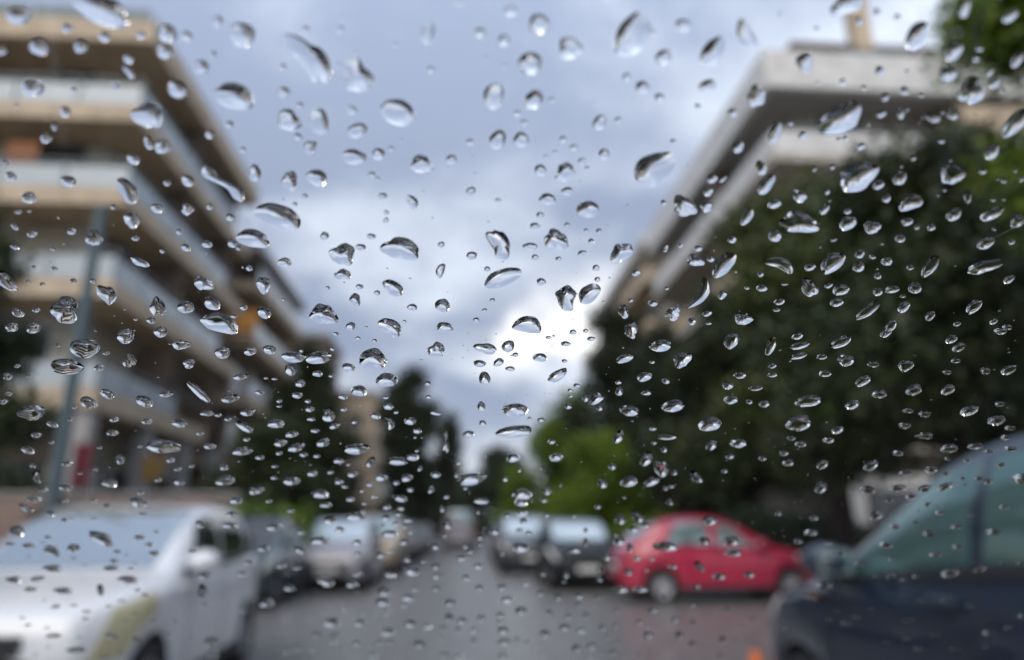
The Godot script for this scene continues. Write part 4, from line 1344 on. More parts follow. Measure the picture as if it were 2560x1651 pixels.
	drop(30.73, -56.91, 2.63, 2.11, 67, "small flat oval raindrop over the tree by the bright gap, left of the black-hooded drop")
	drop(19.98, 52.84, 1.10, 1.00, -26, "small oval raindrop over the grey sky, straight below the biggest leaning sky drop")
	drop(49.81, 32.89, 1.55, 1.02, -51, "small ragged raindrop over the big right-hand trees, just above the wide ragged tree drop", 0, 0, 0.12)
	drop(-43.04, -28.57, 2.56, 1.53, -101, "small ragged raindrop over the left-hand trees, straight below the right fused drop", 0, 0, 0.13)
	drop(85.52, -11.19, 2.13, 1.45, -36, "small oval raindrop, far up and right of the crowned dark drop", 0, 0, 0.08)
	drop(64.16, 10.96, 1.65, 1.36, -14, "small flat oval raindrop, down and right of the wide ragged tree drop")
	drop(-83.78, 32.60, 1.62, 0.97, 35, "small oval raindrop over the left building, far above the mirrored-balcony drop")
	drop(33.86, -46.58, 3.18, 1.51, 83, "small right-leaning oval raindrop over the right building, just up and left of the black-hooded drop")
	drop(114.61, -30.62, 2.15, 1.83, -25, "small flat oval raindrop, far above the long drop on the dark car's sill")
	drop(-33.02, 42.45, 1.46, 0.89, 55, "small right-leaning curved raindrop over the grey sky, up and right of the curved shell drop", -0.27)
	drop(-82.50, -9.62, 2.32, 1.27, -118, "small ragged raindrop over the left building, right of the striped bowl drop", 0, 0, 0.14)
	drop(106.58, -26.94, 2.03, 1.82, 39, "small right-leaning flat narrow raindrop, far above the long drop on the dark car's sill")
	drop(-49.87, 4.85, 1.67, 1.43, -108, "small left-leaning oval raindrop over the left building, right of the striped leaf above the awning")
	drop(-67.09, -43.08, 2.87, 1.56, 25, "small flat narrow raindrop over the dark ground floor, down and right of the knotted streak")
	drop(-56.38, -88.45, 3.08, 2.39, 19, "small flat narrow raindrop over the parked silver car, far left of the long slug drop")
	drop(-102.13, -67.17, 2.73, 2.10, -94, "small left-leaning curved raindrop, up and right of the comma drop on the windscreen", -0.14)
	drop(-63.91, -33.14, 2.64, 1.45, -62, "small left-leaning flat narrow raindrop, down and right of the knotted streak")
	drop(-98.42, 0.40, 1.97, 1.23, 39, "small oval raindrop over the left building, down and left of the mirrored-balcony drop")
	drop(-17.42, 31.66, 1.58, 0.93, -76, "small left-leaning curved raindrop over the grey sky, straight above the fish-shaped drop", -0.18)
	drop(-57.12, 30.18, 1.33, 1.14, -118, "small left-leaning oval raindrop over the left building, down and left of the S-shaped drop", 0, 0, 0.1)
	drop(-59.99, -115.44, 3.53, 2.57, -60, "small curved raindrop, far down and left of the long slug drop", -0.14)
	drop(-28.98, -47.52, 2.36, 1.89, -0, "small flat narrow raindrop over the far trees, left of the hourglass drop")
	drop(-6.07, -15.29, 2.27, 1.30, -92, "small tapering raindrop over the grey sky, up and left of the upper bar drop", 0, 0.25)
	drop(-0.81, -5.06, 1.89, 1.35, 73, "small right-leaning oval raindrop over the grey sky, just down and left of the mushroom drop")
	drop(78.37, 11.52, 1.74, 1.14, -45, "small oval raindrop, far down and right of the big two-toned tree drop")
	drop(47.82, 24.18, 1.48, 1.10, -51, "small oval raindrop, just down and left of the wide ragged tree drop")
	drop(41.78, 38.60, 1.54, 0.83, -64, "small upright oval raindrop, up and left of the wide ragged tree drop", 0, 0, 0.1)
	drop(-0.17, 64.32, 0.95, 0.81, 0, "small oval raindrop over the grey sky, far left of the biggest leaning sky drop")
	drop(-64.35, -22.41, 2.36, 1.36, 26, "small flat narrow raindrop over the left-hand trees, right of the knotted streak")
	drop(19.25, -22.60, 2.39, 1.34, 70, "small right-leaning tapering raindrop, down and right of the curved sabre drop", 0, 0.2)
	drop(78.02, -16.38, 2.00, 1.47, 78, "small right-leaning flat oval raindrop, up and right of the crowned dark drop")
	drop(-55.12, 36.06, 1.30, 1.01, -126, "small left-leaning oval raindrop over the left building, left of the S-shaped drop")
	drop(-51.50, -62.94, 2.50, 2.07, 40, "small flat oval raindrop over the left-hand trees, far left of the hourglass drop")
	drop(81.95, -59.76, 3.12, 1.58, 101, "small right-leaning oval raindrop, up and left of the drop on the dark car's roof edge")
	drop(-122.81, -114.30, 3.50, 2.45, 10, "black lens-shaped raindrop just above the white car's yellowed headlight")
	drop(-62.84, 40.24, 1.19, 1.00, 29, "small left-leaning oval raindrop over the left building, straight above the striped slanting drop")
	drop(-53.29, -41.48, 2.68, 1.46, 37, "small flat oval raindrop over the dark ground floor, straight below the left fused drop")
	drop(108.37, -41.93, 2.31, 1.71, -24, "small flat oval raindrop, up and right of the drop on the dark car's roof edge")
	drop(-56.15, -31.88, 2.14, 1.62, 22, "small flat oval raindrop, down and left of the right fused drop")
	drop(-72.66, -0.70, 1.83, 1.25, 47, "small oval raindrop over the left building, just below the striped barrel drop")
	drop(-63.67, -147.41, 3.86, 2.94, 64, "small flat oval raindrop, far down and left of the long slug drop")
	drop(64.47, -88.77, 2.86, 2.28, -47, "small flat oval raindrop, right of the drop on the red car's window")
	drop(4.78, 38.07, 1.14, 1.06, -77, "small round raindrop over the grey sky, straight above the peaked white-topped drop")
	drop(47.79, -54.63, 3.44, 1.31, -63, "small left-leaning tapering raindrop over the big right-hand trees, right of the black-hooded drop", 0, 0.15)
	drop(-22.03, 41.25, 1.14, 0.99, 51, "small round raindrop over the grey sky, down and left of the dark-arched sky drop")
	drop(-70.03, 18.04, 1.53, 1.09, -40, "small left-leaning flat narrow raindrop over the left building, straight above the striped barrel drop", 0, 0, 0.1)
	drop(-48.40, -12.42, 2.10, 1.25, -103, "small left-leaning oval raindrop over the left-hand trees, just below the left fused drop")
	drop(-30.98, 8.33, 1.76, 1.10, -102, "small upright oval raindrop over the grey sky, up and right of the heart-shaped drop", 0, 0, 0.08)
	drop(-16.23, -39.67, 3.80, 0.97, -94, "hourglass-shaped upright raindrop over the notch of sky above the road", 0, 0, 0.16, 0.12)
	drop(-31.33, -107.96, 3.05, 2.53, 71, "small flat oval raindrop over the wet road, down and left of the long slug drop")
	drop(-138.57, -94.81, 3.29, 2.06, -92, "dark curled raindrop at the foot of the white car's windscreen", 0, 0, 0.06)
	drop(22.41, 5.15, 1.88, 1.07, -73, "small upright oval raindrop, down and right of the leaf drop of the pair", 0, 0, 0.08)
	drop(34.14, 30.75, 1.33, 1.00, 113, "small round raindrop over the big right-hand trees, down and right of the big roof-edge drop", 0, 0, 0.1)
	drop(91.65, -49.44, 2.37, 1.73, 91, "small right-leaning flat oval raindrop, straight above the drop on the dark car's roof edge")
	drop(108.59, -12.59, 1.75, 1.46, 105, "small right-leaning flat oval raindrop, far above the long drop on the dark car's sill")
	drop(-91.78, -20.87, 1.97, 1.45, -96, "small left-leaning flat oval raindrop, down and right of the striped bowl drop")
	drop(94.87, -60.81, 2.57, 1.80, -41, "small flat oval raindrop, just above the drop on the dark car's roof edge")
	drop(-57.90, -56.66, 2.46, 1.78, 29, "small flat oval raindrop over the dark ground floor, far below the left fused drop")
	drop(24.22, -9.00, 1.86, 1.30, 29, "small curved raindrop, left of the glossy oval in the tree", -0.18)
	drop(-1.19, 60.10, 0.91, 0.82, -92, "small round raindrop over the grey sky, far up and right of the dark-arched sky drop")
	drop(-59.29, 60.69, 1.03, 0.72, 33, "small round raindrop over the left building, just below the huge drop at the top edge")
	drop(36.65, -56.91, 2.44, 1.78, 65, "small right-leaning flat oval raindrop, just down and left of the black-hooded drop")
	drop(-4.68, 61.19, 0.90, 0.81, 9, "small round raindrop over the grey sky, far right of the faint ghostly drop")
	drop(29.27, -14.92, 1.74, 1.46, 40, "small flat oval raindrop, down and left of the glossy oval in the tree")
	drop(-111.22, -164.37, 4.54, 2.62, 64, "small flat oval raindrop, down and right of the black lens above the headlight")
	drop(98.28, -19.35, 1.84, 1.45, 106, "small right-leaning flat oval raindrop, far right of the crowned dark drop")
	drop(78.21, 6.34, 1.58, 1.18, 106, "small right-leaning oval raindrop, far down and right of the wide ragged tree drop")
	drop(-62.32, 30.41, 1.33, 0.94, 33, "small oval raindrop over the left building, down and right of the striped slanting drop")
	drop(-42.79, 17.98, 1.35, 1.13, 26, "small oval raindrop over the grey sky, straight below the curved shell drop")
	drop(35.06, -74.67, 3.49, 1.46, -64, "small left-leaning flat oval raindrop, up and left of the drop on the red car's window")
	drop(-78.94, -31.67, 2.09, 1.48, 27, "small flat oval raindrop, just up and right of the wide winged drop")
	drop(-106.08, -57.68, 2.25, 1.87, 12, "small flat narrow raindrop, straight above the comma drop on the windscreen")
	drop(102.67, -60.29, 2.21, 1.95, 18, "small flat narrow raindrop, up and right of the drop on the dark car's roof edge")
	drop(101.87, -73.79, 2.92, 1.71, 114, "round dark raindrop on the front roof edge of the dark car", 0, 0, 0.06)
	drop(66.70, 47.74, 1.32, 0.68, -25, "small oval raindrop, down and left of the torn drop by the tree", 0, 0, 0.1)
	drop(55.64, -39.90, 2.06, 1.64, -33, "small flat oval raindrop over the big right-hand trees, left of the crowned dark drop")
	drop(45.86, 31.32, 1.14, 1.07, 1, "small right-leaning oval raindrop, just up and left of the wide ragged tree drop")
	drop(-35.66, -11.89, 1.58, 1.48, 73, "small oval raindrop, just left of the big drop over the far tree")
	drop(60.65, -4.90, 2.01, 1.06, 23, "small flat narrow raindrop over the big right-hand trees, straight above the crowned dark drop")
	drop(55.83, -77.02, 2.56, 1.99, -59, "small flat oval raindrop, up and right of the drop on the red car's window")
	drop(-35.21, 52.08, 1.01, 0.81, 37, "small round raindrop over the grey sky, down and left of the ragged sky streak")
	drop(-68.10, -80.63, 2.69, 1.96, 17, "small flat narrow raindrop, far down and right of the wide winged drop")
	drop(-13.58, 15.91, 1.88, 0.81, 76, "small upright oval raindrop over the grey sky, down and right of the fish-shaped drop", -0.09)
	drop(15.13, 41.15, 1.06, 0.94, 105, "small round raindrop over the grey sky, left of the big roof-edge drop")
	drop(25.83, -37.24, 2.81, 1.13, 83, "small right-leaning flat oval raindrop, up and left of the black-hooded drop")
	drop(5.99, -8.59, 1.56, 1.40, -7, "small flat oval raindrop, just up and left of the curved sabre drop")
	drop(77.70, 1.18, 1.72, 1.10, 99, "small right-leaning oval raindrop, far up and right of the crowned dark drop")
	drop(-75.48, 44.16, 1.23, 0.76, 42, "small round raindrop over the left building, up and left of the striped slanting drop")
	drop(73.70, 53.65, 1.01, 0.76, 98, "small right-leaning flat oval raindrop, just right of the torn drop by the tree")
	drop(37.01, 42.45, 1.03, 0.92, 92, "small right-leaning oval raindrop over the right building, right of the big roof-edge drop")
	drop(-123.74, -54.38, 3.58, 1.06, -117, "small pinched raindrop over the dark ground floor, straight below the hooked dark drop", 0, 0, 0.14, 0.2)
	drop(-57.81, 55.27, 1.11, 0.66, -73, "small left-leaning curved raindrop over the left building, up and left of the lopsided corner drop", -0.32)
	drop(83.37, -20.87, 1.89, 1.32, -34, "small flat oval raindrop over the big right-hand trees, right of the crowned dark drop")
	drop(65.58, 16.85, 1.32, 1.09, -53, "small right-leaning oval raindrop, down and right of the wide ragged tree drop")
	drop(-51.43, -6.06, 1.54, 1.31, 31, "small oval raindrop over the left-hand trees, just left of the left fused drop")
	drop(78.48, -24.75, 1.75, 1.48, -62, "small oval raindrop over the big right-hand trees, right of the crowned dark drop")
	drop(-101.52, -122.08, 4.86, 1.53, -108, "small ragged raindrop over the white car's door, right of the black lens above the headlight", 0, 0, 0.14)
	drop(0.27, -46.10, 2.00, 1.68, -90, "small oval raindrop over the grey sky, just below the lower bar drop")
	drop(-143.45, -106.51, 2.94, 2.16, 10, "small flat narrow raindrop over the white car's windscreen, just below the dark curled drop")
	drop(138.33, -109.43, 2.72, 2.39, 37, "long dark raindrop on the window sill line of the dark car")
	drop(100.14, -36.80, 2.22, 1.34, -16, "small curved raindrop, up and right of the drop on the dark car's roof edge", -0.14)
	drop(-102.67, 0.71, 1.70, 1.05, 30, "small flat oval raindrop over the left building, left of the mirrored-balcony drop")
	drop(64.39, 7.66, 1.38, 1.17, -21, "small flat oval raindrop over the big right-hand trees, far above the crowned dark drop")
	drop(-43.46, -130.25, 3.04, 2.56, 62, "small flat oval raindrop over the wet road, far below the hourglass drop")
	drop(-70.33, 48.79, 1.16, 0.69, -131, "small round raindrop over the left building, left of the lopsided corner drop")
	drop(-82.88, -131.51, 3.22, 2.44, 52, "small flat oval raindrop, far right of the black lens above the headlight")
	drop(69.52, 48.30, 1.21, 0.66, -37, "small left-leaning oval raindrop, just down and left of the torn drop by the tree")
	drop(-42.22, 62.89, 0.90, 0.67, -135, "small round raindrop over the grey sky, straight above the broad eye-shaped drop")
	drop(-64.16, 61.92, 0.97, 0.63, 29, "small oval raindrop over the left building, far up and left of the lopsided corner drop")
	drop(37.30, -37.24, 2.53, 1.16, -8, "small pinched raindrop over the right building, just above the black-hooded drop", 0, 0, 0, 0.08)
	drop(-35.40, -84.64, 2.57, 1.93, 9, "small flat narrow raindrop, down and left of the long slug drop")
	drop(-99.42, 4.85, 1.50, 1.10, -125, "small left-leaning oval raindrop over the left building, left of the mirrored-balcony drop")
	drop(49.18, -40.57, 2.37, 1.27, 87, "small right-leaning oval raindrop over the big right-hand trees, up and right of the black-hooded drop")
	drop(-55.68, -6.56, 1.57, 1.21, 35, "small oval raindrop, down and right of the striped leaf above the awning")
	drop(-41.93, -122.48, 3.46, 2.03, 79, "small oval raindrop, far down and left of the long slug drop")
	drop(-57.05, 57.39, 0.93, 0.70, 39, "small round raindrop, down and right of the huge drop at the top edge")
	drop(3.36, 21.76, 1.39, 0.89, -9, "small flat oval raindrop over the grey sky, just left of the peaked white-topped drop")
	drop(-29.08, -31.67, 2.42, 1.10, -86, "small left-leaning curved raindrop over the pointed far tree, left of the hourglass drop", -0.18)
	drop(94.47, -5.40, 1.54, 1.21, 99, "tiny right-leaning flat oval raindrop, far up and right of the crowned dark drop")
	drop(-59.23, 43.24, 1.24, 0.68, -104, "tiny upright oval raindrop over the left building, just below the lopsided corner drop")
	drop(50.10, -22.99, 1.71, 1.37, -32, "tiny flat oval raindrop over the big right-hand trees, left of the crowned dark drop")
	drop(-69.94, -10.49, 1.67, 1.18, 48, "tiny ragged raindrop over the left building, just above the knotted streak", 0, 0, 0.12)
	drop(66.70, -96.02, 2.67, 2.00, -19, "tiny flat narrow raindrop, right of the drop on the red car's window")
	drop(-46.37, -39.54, 2.09, 1.37, 44, "tiny flat oval raindrop over the left-hand trees, straight below the right fused drop")
	drop(-44.84, -155.94, 3.31, 2.76, 65, "tiny flat oval raindrop, far down and left of the long slug drop")
	drop(30.58, -76.43, 2.68, 1.62, -80, "tiny oval raindrop, up and left of the drop on the red car's window")
	drop(-47.35, 60.80, 0.86, 0.69, 21, "tiny left-leaning oval raindrop over the grey sky, up and left of the broad eye-shaped drop")
	drop(62.61, 35.24, 1.10, 0.87, -44, "tiny right-leaning oval raindrop, just right of the big two-toned tree drop")
	drop(109.81, -60.29, 2.24, 1.60, -47, "tiny flat oval raindrop, up and right of the drop on the dark car's roof edge")
	drop(115.04, -59.50, 2.23, 1.58, 86, "tiny right-leaning flat narrow raindrop, right of the drop on the dark car's roof edge", 0, 0, 0.08)
	drop(-10.08, 40.14, 0.97, 0.89, 19, "tiny oval raindrop over the grey sky, down and right of the dark-arched sky drop")
	drop(-84.79, 36.91, 1.10, 0.83, 35, "tiny left-leaning oval raindrop over the left building, far left of the striped slanting drop")
	drop(35.04, -120.89, 3.07, 2.12, -27, "tiny flat narrow raindrop, down and left of the drop on the red car's window")
	drop(139.33, -83.71, 2.67, 1.67, -28, "tiny flat narrow raindrop, up and right of the long drop on the dark car's sill")
	drop(-131.01, -93.01, 2.99, 1.64, 54, "tiny oval raindrop over the white car's windscreen, just right of the dark curled drop")
	drop(61.34, -8.08, 1.78, 1.01, 24, "tiny flat narrow raindrop over the big right-hand trees, straight above the crowned dark drop")
	drop(79.04, -48.96, 2.20, 1.38, 101, "tiny right-leaning oval raindrop, down and right of the crowned dark drop")
	drop(-61.67, -27.55, 2.09, 1.12, 22, "tiny flat narrow raindrop over the dark ground floor, right of the knotted streak")
	drop(-147.24, -122.08, 2.95, 2.18, 7, "tiny flat narrow raindrop over the white car's bonnet, left of the small bone drop")
	drop(31.60, -88.77, 2.63, 1.76, -79, "tiny oval raindrop over the red car, left of the drop on the red car's window")
	drop(2.49, -67.28, 2.04, 1.81, -88, "tiny flat oval raindrop, down and right of the long slug drop")
	drop(74.15, 11.10, 1.39, 0.96, 2, "tiny flat narrow raindrop, far down and right of the wide ragged tree drop")


func small_drops_top() -> Array:
	return [
		-8.5, -66.5, 2.47, 1.46, 1, -75.3, 58.6, 0.97, 0.59, 39, 47.0, 44.7, 0.95, 0.79, -41, 9.5, 33.9, 1.05, 0.86, 13, -80.6, -79.7, 2.58, 1.60, 11, 101.0, -117.8, 2.85, 2.09, -32, -30.4, -65.1, 2.30, 1.53, -40, -25.2, 49.1, 0.94, 0.72, -18,
		11.1, -45.9, 1.71, 1.64, -39, 91.8, -2.9, 1.41, 1.13, -55, -75.1, -66.2, 2.14, 1.63, 40, -165.1, -172.7, 4.18, 2.23, 11, -51.5, -77.0, 2.27, 1.72, 64, -98.9, -46.6, 2.44, 1.13, -114, 23.8, -57.7, 2.60, 1.20, -77, 58.1, -104.7, 3.91, 1.30, -64,
		-27.5, -55.1, 2.12, 1.42, 60, 70.6, 27.4, 1.07, 0.89, -20, -56.8, -39.7, 2.05, 1.21, 35, -59.9, -14.9, 1.89, 0.95, 20, -87.5, -56.8, 1.99, 1.51, -98, 79.0, 32.7, 1.45, 0.59, -57, -97.4, -110.9, 2.67, 1.97, 37, 70.4, 18.2, 1.26, 0.87, -39,
		-7.5, 19.6, 1.06, 1.01, 31, -3.0, -164.9, 2.91, 2.88, 29, -7.0, -10.5, 1.45, 1.14, -11, 84.5, 3.9, 1.36, 0.99, 107, 3.1, -137.1, 3.23, 2.04, -89, -134.1, -70.2, 2.26, 1.52, -83, 114.5, -41.0, 1.95, 1.26, -6, 18.5, -94.3, 2.39, 1.84, -5,
		-120.5, -42.8, 1.68, 1.49, -86, -1.8, -129.0, 2.47, 2.45, 55, 61.2, 48.5, 1.15, 0.55, -51, 55.4, 55.5, 0.89, 0.61, -43, -34.5, -127.3, 2.67, 2.23, 15, -24.1, -30.9, 1.63, 1.31, 33, 34.0, 36.4, 0.89, 0.88, 51, -118.6, -59.8, 2.06, 1.45, 25,
		-159.5, -114.3, 2.49, 2.10, 8, 55.0, 30.1, 1.14, 0.76, 96, -34.2, -55.1, 1.80, 1.56, 29, -18.3, -78.8, 3.08, 1.19, -92, 78.2, -34.4, 1.63, 1.34, 98, 77.4, -1.2, 1.26, 1.11, 73, 100.9, -0.5, 1.51, 0.92, -24, 107.8, -51.4, 1.94, 1.36, -47,
		33.8, 33.8, 1.02, 0.78, 106, 95.6, 13.7, 1.19, 0.92, 93, 22.9, 51.2, 0.83, 0.69, -24, -25.0, -45.9, 1.66, 1.48, 28, -7.1, 33.9, 1.00, 0.78, 51, 56.6, -88.8, 2.61, 1.50, -74, -33.1, 0.9, 1.36, 0.96, 71, -36.1, -148.3, 3.04, 2.17, 78,
		-2.9, -10.1, 1.50, 1.00, 53, -10.5, -36.1, 1.56, 1.35, 37, 34.8, 48.6, 0.89, 0.64, -43, 64.7, 20.0, 1.06, 0.89, -51, -35.9, -47.8, 2.59, 0.92, 66, -67.4, -60.8, 2.07, 1.33, 65, -34.4, -166.9, 3.30, 2.28, 80, -53.3, -36.1, 1.82, 1.14, 34,
		28.7, -98.1, 2.63, 1.54, -82, 68.8, -13.8, 1.45, 1.06, -32, -56.1, 22.3, 1.00, 0.89, 18, -69.1, -61.3, 2.06, 1.33, 64, 70.8, 23.6, 1.14, 0.77, -26, -111.3, -14.7, 1.72, 0.90, 51, -47.2, -17.1, 1.55, 1.02, 51, 48.3, -17.9, 1.43, 1.12, -54,
		41.9, -120.9, 2.61, 1.91, -9, 50.2, -14.4, 1.42, 1.07, -20, -48.8, 44.8, 0.90, 0.66, 45, -78.5, -20.9, 1.65, 1.00, 13, 41.3, 9.7, 1.30, 0.82, 97, 71.5, 10.5, 1.24, 0.85, -44, -74.6, -41.0, 1.75, 1.21, 20, 56.4, 16.8, 1.05, 0.91, 4,
		-125.0, -106.1, 2.63, 1.61, 17, -3.3, -154.0, 3.19, 2.03, 89, -134.6, -121.3, 4.87, 1.00, -110, 48.6, 11.5, 1.14, 0.89, -34, 4.1, 26.4, 0.91, 0.88, -21, 96.6, -28.2, 1.69, 1.05, -18, 86.5, -83.7, 2.11, 1.57, -40, -53.9, 60.9, 0.78, 0.54, 30,
		146.3, -106.5, 2.94, 1.41, 88, 65.7, -111.7, 2.32, 1.88, -32, 65.0, 32.4, 0.93, 0.76, -49, -96.5, -35.5, 1.71, 1.12, 24, -63.6, -94.3, 2.55, 1.43, -68, -7.1, -25.3, 1.88, 0.89, -92, 49.7, 62.9, 0.76, 0.52, -49, -88.8, -78.8, 2.35, 1.32, -101,
		121.0, -84.3, 2.29, 1.43, -48, 5.6, 13.1, 1.03, 0.93, -81, 9.3, -61.3, 2.13, 1.19, -87, 59.4, -2.0, 1.20, 0.99, 20, -71.3, -27.9, 1.68, 1.01, 11, 72.0, 55.3, 0.77, 0.59, 99, -34.1, 24.2, 1.02, 0.78, 62, -129.7, -65.7, 2.16, 1.23, 6,
		-51.4, 22.4, 1.00, 0.81, 58, 93.7, -32.7, 1.66, 1.08, -21, 58.1, -24.4, 1.44, 1.11, -46, 111.1, -91.4, 2.25, 1.52, -25, -74.2, -93.3, 2.16, 1.61, 21, -20.8, -130.7, 2.86, 1.72, 84, 103.6, -12.9, 1.46, 0.93, -32, -19.9, 6.3, 1.09, 0.94, 19,
		-32.0, -28.8, 1.38, 1.20, 33, 78.3, -10.8, 1.42, 0.92, -18, -28.6, -25.3, 1.38, 1.14, 66, 70.2, -48.2, 1.70, 1.23, -53, -72.5, -119.7, 2.48, 1.76, 63, -27.9, 21.6, 1.01, 0.79, 16, -151.2, -113.0, 3.12, 1.32, 27, 24.2, -171.1, 3.22, 2.10, -84,
		-87.1, 24.6, 1.10, 0.68, 26, 17.4, 54.5, 0.67, 0.65, 78, -5.0, -83.1, 1.81, 1.67, 83, 11.9, -156.9, 3.24, 1.84, -87, -21.9, -142.8, 3.33, 1.58, 85, -109.5, -32.1, 1.35, 1.23, -82, -48.8, -21.3, 1.39, 1.03, 17, -41.2, -53.4, 1.78, 1.19, 39,
		-53.9, -147.9, 2.75, 1.95, 72, -50.1, 28.4, 0.95, 0.72, 36, 18.6, -151.6, 2.74, 2.01, -84, -39.5, -97.4, 2.07, 1.62, 70, 74.9, -110.2, 2.44, 1.56, -67, -60.2, 21.5, 0.90, 0.84, 38, 24.2, -19.9, 1.52, 0.91, -80, 53.0, 7.8, 1.12, 0.83, 6,
		-79.6, 25.3, 1.04, 0.68, 28, 49.2, -158.4, 2.86, 2.01, -75, 71.0, -40.1, 1.56, 1.14, -26, -90.0, -11.9, 1.36, 0.91, 32, -45.7, -89.7, 1.91, 1.61, 52, -51.7, -117.4, 2.17, 1.85, 39, 54.7, -18.8, 1.59, 0.85, -6, 60.4, 52.3, 0.88, 0.49, -48,
		2.7, -72.9, 1.64, 1.54, -85, -51.7, -53.1, 1.75, 1.15, 42, 40.2, 23.4, 0.94, 0.75, -46, 123.6, -42.2, 1.71, 1.03, -23, -42.8, -13.8, 1.24, 0.99, 25, 36.7, 2.4, 1.15, 0.84, -67, -42.4, -32.8, 1.55, 1.00, 28, -22.4, 32.9, 0.82, 0.72, 38,
		-19.8, -53.6, 1.52, 1.29, 74, 58.3, 48.4, 0.71, 0.62, -29, -43.9, -47.4, 1.52, 1.19, 17, -49.6, -82.2, 1.78, 1.48, 50, -60.6, 53.3, 0.76, 0.52, 33, 36.6, -108.3, 2.48, 1.37, -80, -45.1, 46.6, 0.77, 0.58, 32, 172.9, -156.9, 2.93, 1.78, -21,
		101.7, 0.7, 1.25, 0.76, -24, -113.1, -48.6, 1.71, 1.06, 21, 77.4, -38.6, 1.47, 1.08, -34, 51.8, 64.2, 0.66, 0.46, -32, 29.7, -169.0, 2.71, 2.08, -79, 101.7, -53.1, 1.80, 1.04, -12, -86.5, -31.0, 1.43, 1.00, 31, -73.4, 2.6, 1.13, 0.80, 35,
		35.2, -92.7, 2.78, 1.02, -75, 28.0, 7.4, 0.99, 0.84, -26, 75.4, 26.2, 0.89, 0.70, -44, 120.1, -111.3, 2.49, 1.36, 109, -31.8, -89.1, 1.89, 1.44, 75, -34.6, 44.4, 0.71, 0.63, -23, -167.3, -159.1, 3.35, 1.52, 17, 60.8, -157.9, 3.31, 1.52, -78,
		-38.5, -110.5, 1.98, 1.67, 63, 66.4, -8.3, 1.22, 0.84, -19, -73.7, -50.2, 1.56, 1.11, 54, 11.6, 39.8, 0.72, 0.66, 73, 57.8, 51.2, 0.67, 0.57, -39, 109.6, -80.6, 1.88, 1.28, -30, 96.5, -44.0, 1.53, 1.04, -40, 112.4, -24.4, 1.42, 0.88, -27,
		23.7, 15.4, 0.90, 0.79, 91, -24.8, 61.7, 0.62, 0.50, 20, -115.3, -36.4, 1.53, 0.95, 24, 119.4, -33.6, 1.50, 0.93, -29, -108.2, -96.4, 2.04, 1.35, 50, 10.1, 42.4, 0.72, 0.61, -8, 128.3, -97.4, 2.20, 1.27, -14, 34.9, -81.9, 1.70, 1.40, -68,
		-51.1, -68.7, 1.77, 1.16, 8, -23.6, -110.9, 2.39, 1.32, 61, -10.7, -104.7, 1.95, 1.52, 85, 107.7, -64.3, 1.72, 1.14, -44, -47.0, -26.3, 1.24, 1.00, 27, -23.7, -104.7, 2.19, 1.35, 83, -25.6, 24.1, 0.84, 0.70, 21, -116.8, -23.6, 1.40, 0.85, 25,
		-17.6, -145.6, 2.66, 1.59, 86, -143.8, -91.7, 2.12, 1.21, 17, -44.3, 58.0, 0.69, 0.45, -121, 11.3, -4.3, 1.04, 0.87, -7, -94.0, -30.2, 1.37, 0.93, 39, 127.4, -80.6, 1.95, 1.16, -17, -84.4, 39.7, 0.86, 0.51, 41, -109.0, -86.7, 1.91, 1.26, 21,
		24.7, -154.5, 2.23, 2.00, -68, 125.2, -56.9, 1.58, 1.09, 115, -78.3, -73.6, 1.71, 1.21, 19, -86.3, -46.9, 1.47, 1.04, 44, 92.2, -26.9, 1.39, 0.86, -17, -38.5, -21.8, 1.15, 0.96, 30, 5.0, 28.8, 0.74, 0.70, -75, 8.3, 43.9, 0.67, 0.59, -11,
		77.6, -162.4, 2.95, 1.56, -73, 16.9, 47.3, 0.64, 0.58, -48, 57.1, 42.6, 0.66, 0.61, -8, 13.0, 20.2, 0.86, 0.68, 37, -6.8, 43.4, 0.72, 0.55, 3, -22.9, -92.0, 1.83, 1.30, 81, -23.7, 37.2, 0.71, 0.61, 43, -18.0, -27.8, 1.46, 0.78, -23,
		39.3, 4.5, 0.94, 0.78, 24, -71.0, -157.9, 2.55, 1.68, 70, -114.0, -20.5, 1.37, 0.75, 48, -157.3, -121.0, 2.32, 1.34, 17, 30.4, -20.4, 1.20, 0.86, -8, 25.7, -49.9, 1.55, 0.95, 89, 70.0, 14.6, 0.95, 0.65, -44, -15.4, -99.4, 1.75, 1.41, 82,
		-91.7, 21.7, 0.78, 0.69, 7, -4.1, -141.1, 2.30, 1.57, 89, -29.8, 61.7, 0.58, 0.45, 21, 107.5, -102.9, 2.17, 1.16, -9, 20.4, 61.3, 0.72, 0.36, -21, 95.7, -9.6, 1.16, 0.74, -24, -0.4, -12.2, 1.05, 0.85, 0, -12.2, 55.7, 0.57, 0.52, 29,
	]


